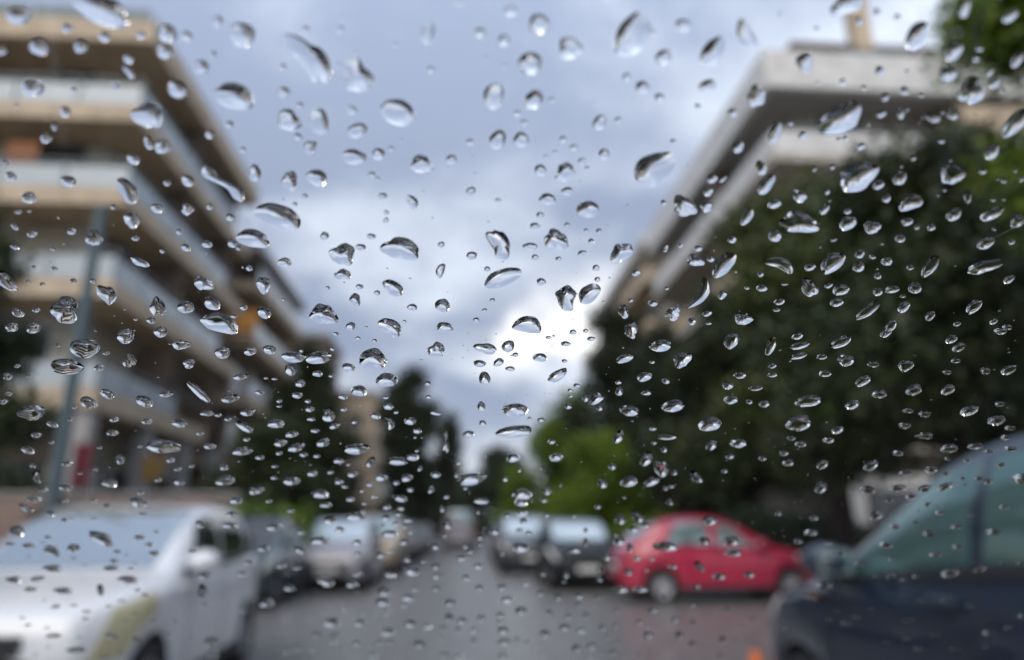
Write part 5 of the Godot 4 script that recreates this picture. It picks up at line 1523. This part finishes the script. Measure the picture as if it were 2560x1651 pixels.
func small_drops_middle() -> Array:
	return [
		57.3, -14.2, 1.12, 0.82, -21, 43.0, -67.0, 1.73, 1.00, -76, 21.7, -89.4, 2.83, 0.78, -85, -53.4, -178.6, 2.36, 2.04, 51, 67.9, -44.0, 1.32, 1.00, -45, 69.0, 57.4, 0.67, 0.41, -45, -58.8, 35.6, 0.78, 0.54, 47, -89.4, 26.4, 0.87, 0.56, -112,
		-146.5, -159.4, 2.97, 1.37, -70, -21.6, -60.8, 1.81, 0.88, 69, -3.3, -119.3, 1.91, 1.49, 88, 2.0, 46.9, 0.65, 0.51, -1, 68.8, 58.9, 0.64, 0.41, -34, 15.9, 16.6, 0.87, 0.65, -79, 79.2, 37.9, 0.78, 0.50, -33, 37.2, 18.8, 0.82, 0.65, -55,
		0.8, 48.5, 0.64, 0.50, -0, -85.4, -110.0, 1.85, 1.39, 26, -67.4, 52.6, 0.68, 0.43, 42, -138.3, -163.1, 3.05, 1.33, -102, 22.2, -126.1, 2.07, 1.42, -83, 34.4, 21.3, 0.78, 0.64, -31, 50.4, 53.8, 0.63, 0.45, -30, -128.8, -73.2, 1.57, 1.10, -118,
		120.1, -37.4, 1.36, 0.84, -28, 98.1, 2.3, 0.90, 0.75, -49, 16.8, -22.4, 1.20, 0.79, -83, -10.7, -143.3, 2.63, 1.28, 88, 84.9, -75.3, 1.57, 1.12, -51, -53.0, 30.7, 0.76, 0.56, 43, -22.8, -34.8, 1.11, 0.99, 24, -57.5, -166.4, 2.24, 1.81, 63,
		34.2, -16.3, 1.02, 0.85, -56, 37.7, -42.4, 1.33, 0.90, -74, 55.0, 63.5, 0.57, 0.39, -32, -34.4, 56.1, 0.58, 0.45, 25, -73.2, 46.2, 0.78, 0.41, -126, -115.6, -180.3, 2.59, 1.71, 15, 15.3, -126.5, 2.26, 1.25, -86, 95.4, -13.3, 1.15, 0.70, -19,
		-25.9, -177.5, 2.39, 1.80, 81, 56.5, -11.2, 1.01, 0.77, -30, -45.6, -57.1, 1.30, 1.06, 25, -49.8, 16.6, 0.85, 0.61, 58, -57.1, -20.3, 1.13, 0.78, 15, -7.0, -31.7, 1.24, 0.82, 87, -29.6, 11.8, 0.81, 0.69, 52, 54.7, -45.4, 1.28, 0.94, -61,
		17.1, -110.5, 2.01, 1.19, -85, -13.0, 22.2, 0.75, 0.63, 76, 133.1, -92.7, 1.85, 1.08, -16, -33.2, 49.9, 0.61, 0.47, 20, 4.3, 19.2, 0.71, 0.69, -56, 12.6, -0.8, 0.84, 0.78, -25, -95.4, 5.6, 0.97, 0.61, 34, -53.6, 6.2, 0.88, 0.67, 32,
		-35.5, -75.5, 1.44, 1.14, 70, -10.7, -119.7, 2.09, 1.22, 87, -124.9, -60.8, 1.50, 0.93, 24, -63.5, -45.9, 1.23, 0.95, 31, 59.2, 29.7, 0.76, 0.53, -49, 16.5, -2.8, 0.90, 0.74, -9, 48.2, -137.1, 1.97, 1.49, -11, -32.2, -100.1, 1.69, 1.24, 77,
		9.7, -39.1, 1.09, 0.97, -79, -68.7, 23.7, 0.80, 0.54, 26, 67.1, -166.4, 2.60, 1.41, -75, 25.7, -141.1, 2.31, 1.29, -84, -19.3, -70.4, 1.91, 0.78, -95, -81.3, -102.2, 1.64, 1.26, 43, 61.4, 12.1, 0.78, 0.66, 7, 32.4, -151.6, 2.30, 1.40, -82,
		139.6, -145.6, 2.45, 1.24, -9, 102.5, -66.2, 1.43, 0.99, -37, 135.6, -69.8, 1.55, 0.94, -23, 9.4, -123.7, 2.13, 1.17, -88, 3.2, -77.3, 1.68, 0.94, -89, -7.3, 2.7, 0.78, 0.75, 47, -14.7, -112.4, 1.86, 1.20, 85, -48.9, -110.3, 1.61, 1.35, 26,
		-84.6, 13.3, 0.87, 0.57, 35, -60.2, 25.2, 0.79, 0.51, 55, 84.2, -88.8, 1.58, 1.11, -55, -24.7, -120.1, 2.11, 1.12, 84, 38.2, -174.8, 2.24, 1.67, -77, 124.9, -49.3, 1.24, 0.91, 95, 13.0, -25.3, 1.05, 0.80, -82, 20.3, -25.9, 1.06, 0.80, -78,
		-3.7, -178.6, 2.24, 1.71, 89, -30.5, -151.6, 1.85, 1.66, 23, 121.8, -55.4, 1.37, 0.87, -30, 38.1, -79.7, 1.36, 1.14, -61, -7.4, 65.4, 0.78, 0.24, 0, 38.0, -99.4, 1.54, 1.22, -70, 68.0, -37.7, 1.13, 0.84, -29, -33.0, -78.7, 1.40, 1.08, 73,
		-64.6, -157.9, 3.50, 0.90, 42, -47.4, -34.7, 1.12, 0.81, 14, -52.2, -44.7, 1.13, 0.90, 28, 83.6, 36.1, 0.72, 0.44, -37, -34.5, -69.8, 1.28, 1.05, 67, 118.8, -43.4, 1.27, 0.78, -24, 35.8, 36.3, 0.68, 0.46, 50, 29.1, 49.7, 0.54, 0.45, -39,
		-4.7, 16.3, 0.67, 0.65, 49, 63.1, -46.3, 1.18, 0.86, -56, -37.6, -58.2, 1.17, 0.99, 56, 41.9, -52.6, 1.37, 0.79, -76, -43.9, -65.7, 1.21, 1.03, 37, -44.2, 42.0, 0.61, 0.45, 53, -87.2, 29.6, 0.76, 0.45, 19, -96.3, -95.3, 1.54, 1.10, 28,
		-1.8, -55.6, 1.37, 0.81, 89, -30.5, -57.4, 1.19, 0.94, 71, 19.6, -142.4, 2.00, 1.29, -84, 75.4, 16.7, 0.79, 0.53, -27, -75.4, -35.7, 1.10, 0.78, 23, 14.5, 23.0, 0.68, 0.55, -76, 69.8, 43.6, 0.63, 0.41, -34, 26.5, 31.5, 0.62, 0.52, -58,
		63.9, -147.0, 2.30, 1.16, -76, 6.8, -30.4, 0.94, 0.85, -80, 54.0, 44.2, 0.55, 0.46, -48, -107.7, -91.0, 1.56, 1.01, 18, 91.6, 22.8, 0.66, 0.56, 118, -46.4, -96.7, 1.41, 1.18, 55, 57.0, -145.1, 2.05, 1.26, -75, 74.2, -72.9, 1.47, 0.88, -66,
		14.5, -17.9, 0.85, 0.78, -24, -26.4, 10.2, 0.73, 0.61, 63, -155.0, -134.1, 2.48, 0.94, 33, -47.4, -30.1, 1.03, 0.75, 14, 99.5, -127.3, 1.79, 1.20, -16, 60.0, -118.5, 1.95, 1.02, -75, 50.0, -105.1, 1.43, 1.22, -34, -85.6, -174.3, 2.00, 1.60, 40,
		8.7, 18.8, 0.64, 0.59, -72, 118.3, -148.3, 2.07, 1.24, -12, -20.7, -179.7, 2.05, 1.62, 5, -71.8, -104.7, 1.51, 1.15, 22, -122.1, -101.2, 1.62, 1.03, 19, 12.8, -138.8, 2.18, 1.08, -87, 177.7, -141.9, 1.99, 1.21, -36, -1.1, 56.4, 0.61, 0.31, -91,
		-14.4, -53.6, 1.51, 0.66, -94, 15.7, 25.3, 0.66, 0.51, -77, -4.2, -147.0, 1.79, 1.39, 88, -64.7, -38.2, 1.05, 0.79, 27, -86.8, 16.4, 0.78, 0.50, 32, -27.1, -60.8, 1.20, 0.89, 77, 91.0, 1.6, 0.74, 0.64, -25, 0.7, -7.7, 0.74, 0.73, -4,
		-14.1, -154.0, 1.83, 1.41, 84, -61.0, -83.6, 1.29, 1.04, 33, 26.2, 43.5, 0.53, 0.45, -45, -18.8, -17.1, 0.82, 0.75, 49, 4.8, -84.0, 1.41, 0.95, -88, -24.6, -152.1, 1.95, 1.30, 83, -111.5, -69.1, 1.31, 0.88, 29, 54.5, -23.6, 0.92, 0.72, -46,
		-2.4, 32.0, 0.54, 0.53, 22, 54.3, 33.8, 0.64, 0.44, -54, -66.7, -105.8, 1.64, 1.00, 8, -35.9, 32.9, 0.59, 0.48, 39, -22.5, 27.7, 0.76, 0.41, 62, -92.7, -56.1, 1.17, 0.83, 32, 16.4, 13.7, 0.69, 0.56, -75, -29.5, -76.9, 1.19, 1.01, 17,
		-48.9, -164.9, 1.92, 1.41, 73, -80.8, 13.3, 0.76, 0.50, 39, 27.9, -113.5, 1.70, 1.01, -82, -23.6, -50.7, 1.43, 0.62, 74, 47.5, 15.0, 0.68, 0.54, -40, 114.0, -68.3, 1.20, 0.90, 114, 23.6, -69.4, 1.19, 0.91, -78, 178.7, -169.0, 2.58, 1.06, -6,
		-103.9, -132.8, 1.65, 1.22, 37, -85.9, -51.1, 1.11, 0.79, 27, 145.6, -129.8, 1.98, 0.99, -9, -13.9, -91.7, 1.54, 0.88, 86, 73.8, -136.7, 2.01, 1.03, -73, -148.7, -90.5, 1.57, 0.85, 14, 9.9, 26.7, 0.58, 0.51, -76, 36.8, -149.7, 1.94, 1.18, -81,
		6.2, 50.8, 0.45, 0.42, -21, 9.8, -109.8, 1.66, 0.95, -87, 9.7, -73.8, 1.34, 0.82, -87, -122.5, -49.4, 1.17, 0.71, -109, -19.8, 42.2, 0.51, 0.44, 24, -9.4, -86.5, 1.43, 0.88, 87, 44.8, -147.0, 2.05, 1.06, -80, 67.3, 19.3, 0.69, 0.47, -21,
		114.3, -77.9, 1.31, 0.87, -25, -58.2, -44.0, 0.99, 0.78, 29, 8.7, -66.2, 1.14, 0.87, -86, -3.9, 8.2, 0.65, 0.58, 84, -86.5, -7.2, 0.86, 0.55, 19, -121.4, -66.3, 1.23, 0.80, 30, -56.2, 3.8, 0.78, 0.51, 13, -14.1, -163.9, 2.01, 1.22, 87,
		53.0, 5.6, 0.77, 0.50, -12, 4.2, -117.0, 1.30, 1.24, -7, -107.5, -11.3, 0.89, 0.55, 38, -49.0, -45.2, 0.96, 0.78, 32, 154.3, -158.9, 2.50, 0.92, -4, 51.3, -126.1, 1.61, 1.07, -74, 31.1, 22.1, 0.61, 0.48, -63, -64.8, 20.7, 0.65, 0.46, 43,
		54.8, -51.9, 1.05, 0.76, -63, -103.2, -73.5, 1.25, 0.82, 20, 53.0, 44.0, 0.55, 0.36, -16, -67.1, -30.1, 0.93, 0.66, 20, 86.5, 36.4, 0.58, 0.39, 118, 44.0, 61.9, 0.52, 0.27, -7, -36.6, -133.2, 1.47, 1.23, 69, 167.6, -172.2, 2.39, 1.04, -6,
		66.5, 40.4, 0.56, 0.37, -41, -19.3, -153.1, 2.19, 0.97, 86, -99.6, -62.4, 1.13, 0.79, 34, 72.8, 26.2, 0.63, 0.42, -39, -37.3, -64.4, 1.02, 0.88, 29, -46.8, -23.4, 0.83, 0.66, 24, -22.2, 29.4, 0.57, 0.44, 71, -118.8, -95.2, 1.36, 0.91, 25,
		-17.1, 59.5, 0.49, 0.29, 4, 119.2, -72.9, 1.26, 0.78, -19, 177.9, -152.1, 1.94, 1.06, -14, -80.5, -172.2, 1.93, 1.24, 9, 83.7, 32.2, 0.64, 0.37, -47, 5.7, 40.7, 0.50, 0.40, -4, -70.0, 30.6, 0.60, 0.40, 37, -62.2, -55.1, 1.01, 0.78, 25,
		-38.0, 31.2, 0.54, 0.44, 38, -39.2, -26.5, 0.81, 0.68, 44, -30.8, -70.4, 1.03, 0.90, 61, 61.1, -132.5, 1.75, 0.97, -75, -31.7, -120.9, 1.30, 1.17, 50, -68.9, -28.6, 0.88, 0.64, 26, -5.5, 5.5, 0.60, 0.58, 51, 54.0, 52.8, 0.52, 0.30, -54,
		-90.9, 12.5, 0.70, 0.44, 36,
	]


func small_drops_low() -> Array:
	return [
		-93.4, 13.2, 0.70, 0.44, 36, -126.5, -76.7, 1.24, 0.77, 44, 44.4, 46.7, 0.48, 0.36, -39, 23.7, -16.8, 0.73, 0.64, -24, -50.5, 21.4, 0.61, 0.44, 53, 28.4, 21.7, 0.57, 0.46, -62, 40.8, -60.0, 1.15, 0.69, -76, -113.8, -66.5, 1.13, 0.75, 30,
		53.6, 38.7, 0.53, 0.37, -52, 153.4, -172.2, 2.17, 1.04, -7, 99.7, -96.7, 1.41, 0.82, -61, -36.5, -1.3, 0.66, 0.56, 41, -66.3, -165.4, 1.70, 1.25, 13, -84.8, 21.2, 0.64, 0.41, 33, -17.7, -64.4, 0.98, 0.83, 77, -79.5, -180.3, 2.38, 0.99, 2,
		156.5, -102.2, 1.41, 0.85, -39, -12.5, -95.0, 1.25, 0.89, 85, 33.8, -33.9, 0.81, 0.70, -37, -104.3, -30.3, 0.90, 0.59, 34, 7.1, 41.5, 0.45, 0.40, -9, -26.1, 56.4, 0.42, 0.32, 14, -44.4, -59.3, 0.95, 0.78, 56, -61.4, -71.7, 1.05, 0.80, 22,
		112.4, -53.4, 1.02, 0.67, -37, 11.3, -9.7, 0.66, 0.60, -73, 2.2, -82.2, 1.19, 0.78, -89, 21.2, -82.5, 1.67, 0.56, -85, -66.2, -66.6, 1.03, 0.76, 19, 117.7, -55.5, 1.04, 0.67, -37, 128.1, -111.7, 1.41, 0.88, -50, -19.0, -21.9, 0.71, 0.65, 51,
		80.0, -178.6, 2.00, 1.09, -73, -47.0, -52.6, 0.89, 0.74, 44, 93.5, -89.9, 1.20, 0.82, -19, 58.8, 23.3, 0.63, 0.37, 17, -40.4, -67.6, 0.97, 0.80, 59, -22.8, 36.4, 0.46, 0.40, 50, -40.1, -61.2, 0.99, 0.73, 70, -60.6, -49.8, 0.97, 0.65, 12,
		-38.0, -5.9, 0.67, 0.54, 57, 15.2, -0.4, 0.61, 0.55, -67, -135.7, -86.5, 1.22, 0.78, 30, -37.4, -31.3, 0.77, 0.65, 52, -81.9, -49.7, 0.92, 0.67, 38, 29.3, -179.7, 1.72, 1.24, -5, 50.7, 38.3, 0.49, 0.36, -43, 12.6, 38.5, 0.43, 0.40, -52,
		1.8, -162.4, 1.87, 0.98, -90, -45.1, -164.4, 1.90, 0.98, 81, 7.6, -2.4, 0.62, 0.53, -6, 28.2, -126.5, 1.59, 0.83, -83, -53.4, -23.4, 0.76, 0.57, 19, 27.3, -106.9, 1.35, 0.81, -82, -28.8, -3.4, 0.62, 0.53, 51, -95.7, -4.8, 0.77, 0.44, 51,
		-32.1, -2.6, 0.62, 0.53, 50, -92.2, -138.0, 1.38, 1.05, 31, -36.4, -95.0, 1.11, 0.87, 71, -157.0, -179.9, 2.09, 0.97, 7, 110.0, -46.5, 0.93, 0.61, -32, 13.1, -19.6, 0.68, 0.60, -75, 76.9, 9.3, 0.67, 0.40, -15, -35.9, 11.5, 0.58, 0.44, 63,
		-91.8, -41.0, 0.92, 0.57, 54, -146.3, -138.0, 1.71, 0.83, 8, -121.4, -124.9, 1.36, 0.93, 26, -77.4, 49.9, 0.46, 0.28, 26, 42.2, -59.2, 0.98, 0.66, -73, -90.6, 16.8, 0.63, 0.37, 46, -12.4, -60.0, 0.96, 0.67, 85, -2.9, -96.4, 1.17, 0.80, 89,
		-29.5, -83.4, 1.06, 0.78, 77, -1.4, -74.1, 1.08, 0.69, 90, 75.4, 52.3, 0.45, 0.27, -41, -101.3, -25.7, 0.80, 0.52, 33, 42.8, -100.1, 1.21, 0.79, -76, 63.3, 51.5, 0.44, 0.28, -24, 22.1, -132.4, 1.50, 0.86, -84, 52.7, 12.5, 0.73, 0.33, -4,
		40.1, 1.8, 0.67, 0.43, -8, -28.8, -22.1, 0.68, 0.57, 19, -31.8, -73.4, 0.90, 0.80, 41, 30.3, -10.0, 0.62, 0.54, -40, 13.4, 25.5, 0.47, 0.41, -69, 36.1, -137.3, 1.53, 0.86, -81, -24.1, 63.3, 0.37, 0.26, 9, 34.5, -174.8, 1.78, 0.99, -83,
		124.9, -113.9, 1.29, 0.81, -52, -102.1, -41.6, 0.85, 0.57, 36, 38.2, 63.9, 0.37, 0.24, -13, -9.4, -90.6, 1.15, 0.71, 87, 59.6, 55.4, 0.40, 0.27, -42, -106.7, -14.6, 0.76, 0.44, 47, 119.9, -142.8, 1.61, 0.81, -7, 39.4, -164.9, 1.61, 0.98, -80,
		23.5, 8.2, 0.52, 0.46, -56, -124.9, -157.4, 1.45, 1.02, 27, 128.7, -74.1, 1.34, 0.49, -4, -113.0, -39.5, 0.85, 0.52, 21, 48.9, -177.5, 1.71, 0.98, -4, 5.4, -164.9, 1.74, 0.86, -89, -44.7, -6.4, 0.60, 0.47, 51, -1.9, -172.2, 1.27, 1.23, 84,
		155.5, -134.1, 1.59, 0.71, -7, 115.1, -47.4, 0.87, 0.53, -20, -27.2, -101.5, 1.02, 0.80, 77, -19.7, -85.5, 0.99, 0.70, 82, -185.8, -169.5, 2.05, 0.72, 25, 1.9, -51.6, 0.87, 0.55, -89, -149.2, -143.8, 1.48, 0.79, 11, -39.9, -14.6, 0.61, 0.48, 20,
		48.6, -151.2, 1.31, 0.95, -73, -23.1, 58.3, 0.36, 0.25, 9, 115.7, -111.8, 1.32, 0.66, -7, 67.8, 48.7, 0.41, 0.26, -44, 34.9, -39.7, 0.68, 0.59, -37, -76.4, 3.0, 0.57, 0.39, 35, -122.5, -121.3, 1.16, 0.80, 30, 85.5, 32.3, 0.50, 0.28, -47,
		-9.4, -72.4, 0.94, 0.61, 87, 119.5, -58.4, 0.90, 0.55, -20, -172.1, -149.6, 1.48, 0.79, 13, 42.1, -107.2, 1.13, 0.71, -77, 137.4, -129.8, 1.39, 0.71, -9, 45.7, 11.5, 0.50, 0.39, -27, 13.3, -21.6, 0.63, 0.48, -5, 8.3, -171.1, 1.46, 0.95, -1,
		116.0, -100.1, 1.03, 0.71, -33, -52.6, -15.6, 0.67, 0.42, 10, 41.5, -177.0, 1.46, 0.99, -78, -103.0, -83.5, 0.94, 0.66, 39, 144.9, -161.9, 1.45, 0.87, -54, 34.7, -159.9, 1.45, 0.86, -82, -111.8, -53.1, 0.82, 0.53, 25, 4.1, -29.9, 0.66, 0.49, -88,
		-53.8, -25.3, 0.75, 0.41, 6, 30.1, -85.1, 0.99, 0.61, -80, 116.0, -169.0, 1.49, 0.86, -10, 84.6, 38.0, 0.45, 0.26, -45, -3.9, 57.4, 0.31, 0.26, 4, -112.7, -174.8, 1.35, 0.99, 27, 151.1, -102.7, 1.09, 0.65, -20, 97.3, -152.1, 1.36, 0.81, -66,
		-21.9, 2.3, 0.48, 0.42, 56, -27.1, -27.6, 0.58, 0.52, 38, 110.7, -144.7, 1.41, 0.72, -7, 87.0, 25.7, 0.47, 0.29, -24, 30.1, 11.4, 0.45, 0.38, -43, -148.5, -133.2, 1.36, 0.66, 8, -36.8, -79.7, 0.87, 0.60, 76, -30.7, -80.5, 0.87, 0.61, 78,
		17.3, -74.4, 0.88, 0.56, -84, 14.0, -141.9, 1.28, 0.73, -87, -130.8, -129.2, 1.46, 0.57, 4, 122.6, -135.8, 1.38, 0.64, -6, -85.2, 29.7, 0.45, 0.27, 22, 74.4, 34.1, 0.41, 0.27, -39, -76.1, -172.7, 1.27, 0.93, 15, -58.4, -176.4, 1.26, 0.96, 13,
		28.4, 20.8, 0.40, 0.34, -30, 82.0, -162.9, 1.35, 0.79, -7, -6.2, 37.5, 0.42, 0.24, 1, 10.8, -166.9, 1.28, 0.86, -87, -54.4, -15.3, 0.56, 0.41, 20, -107.1, -51.3, 0.73, 0.48, 25, -18.0, 43.7, 0.34, 0.26, 9, 92.5, -129.0, 1.02, 0.76, -27,
		-45.2, 8.4, 0.46, 0.34, 58, 5.4, -66.2, 1.05, 0.39, -89, -61.7, -170.0, 1.46, 0.73, 3, 30.3, -64.6, 0.77, 0.52, -78, -43.3, -140.6, 1.17, 0.71, 4, -27.0, -161.4, 1.11, 0.89, 8, 56.9, 46.5, 0.34, 0.23, -47, -23.7, -43.0, 0.59, 0.52, 21,
		-52.7, -169.0, 1.24, 0.83, 7, 12.8, -58.5, 0.89, 0.39, -87, -126.0, -145.6, 1.31, 0.63, 6, 7.4, -50.7, 0.81, 0.39, -88, -13.8, -48.6, 0.64, 0.48, 83, -41.7, -49.1, 0.61, 0.51, 27, -51.1, -140.6, 1.18, 0.66, 4, -118.5, -146.0, 1.13, 0.72, 15,
		107.7, -159.9, 1.24, 0.73, -9, -133.8, -99.3, 1.10, 0.47, 6, -171.0, -143.5, 1.27, 0.61, 9, -119.1, -106.5, 0.98, 0.55, 11, 16.7, -115.4, 0.92, 0.64, -84, 139.3, -165.9, 1.26, 0.69, -10, 45.1, -174.8, 1.09, 0.85, -72, -135.9, -145.6, 1.05, 0.69, 22,
		111.4, -137.5, 1.18, 0.56, -6, -137.0, -133.6, 1.04, 0.61, 14, 84.3, -143.8, 1.19, 0.58, -4, 68.0, 22.4, 0.49, 0.21, -5, -130.1, -139.5, 1.05, 0.63, 14, 113.1, -98.4, 0.83, 0.54, -50, -79.4, -145.1, 1.09, 0.63, 7, -117.7, -160.6, 1.13, 0.67, 11,
		8.7, -1.9, 0.42, 0.33, -83, -149.2, -175.4, 1.18, 0.71, 15, 66.1, -179.7, 1.04, 0.83, -60, -166.2, -151.8, 1.23, 0.55, 7, -132.3, -104.0, 0.97, 0.45, 7, -117.8, -75.8, 0.95, 0.34, 4, -23.6, -37.4, 0.48, 0.42, 63, -138.7, -75.3, 0.91, 0.34, 5,
		60.1, -168.0, 1.00, 0.71, -10, -182.5, -177.2, 1.12, 0.68, 23, -158.5, -160.4, 1.34, 0.49, 4, -6.6, -45.4, 0.53, 0.39, 87, -120.5, -72.4, 0.79, 0.36, 7, -116.4, -103.1, 0.76, 0.47, 16, 117.7, -58.4, 0.59, 0.38, -26, -29.9, 0.7, 0.35, 0.30, 32,
		-7.9, -80.9, 0.97, 0.29, -92, 108.0, -68.1, 0.64, 0.37, -14, 68.7, -134.1, 0.96, 0.47, -4, -41.8, -137.1, 0.74, 0.60, 14, -138.5, -89.5, 0.77, 0.36, 8, -116.9, -97.2, 0.74, 0.38, 9, -58.0, -137.1, 0.75, 0.54, 11, 116.5, -68.9, 0.57, 0.36, -20,
		73.2, 48.2, 0.32, 0.12, -61, -124.3, -75.8, 0.64, 0.33, 10, 18.8, 51.1, 0.20, 0.17, -58, 73.8, 33.0, 0.27, 0.18, -32, -4.6, -78.3, 0.85, 0.25, -91, 112.8, -71.8, 0.56, 0.35, -18, -45.6, -138.4, 0.74, 0.48, 6, -173.9, -169.5, 0.91, 0.49, 13,
		81.6, -149.7, 0.75, 0.50, -11, -146.8, -98.1, 0.61, 0.36, 19, -156.6, -129.0, 0.65, 0.42, 33, -47.6, -141.9, 0.62, 0.49, 13, -80.4, -153.8, 0.64, 0.50, 26, -6.7, 55.3, 0.21, 0.11, 1, -50.9, -123.3, 0.62, 0.32, 3, -162.7, -163.4, 0.65, 0.40, 19,
		93.1, -125.3, 0.50, 0.34, -60,
	]
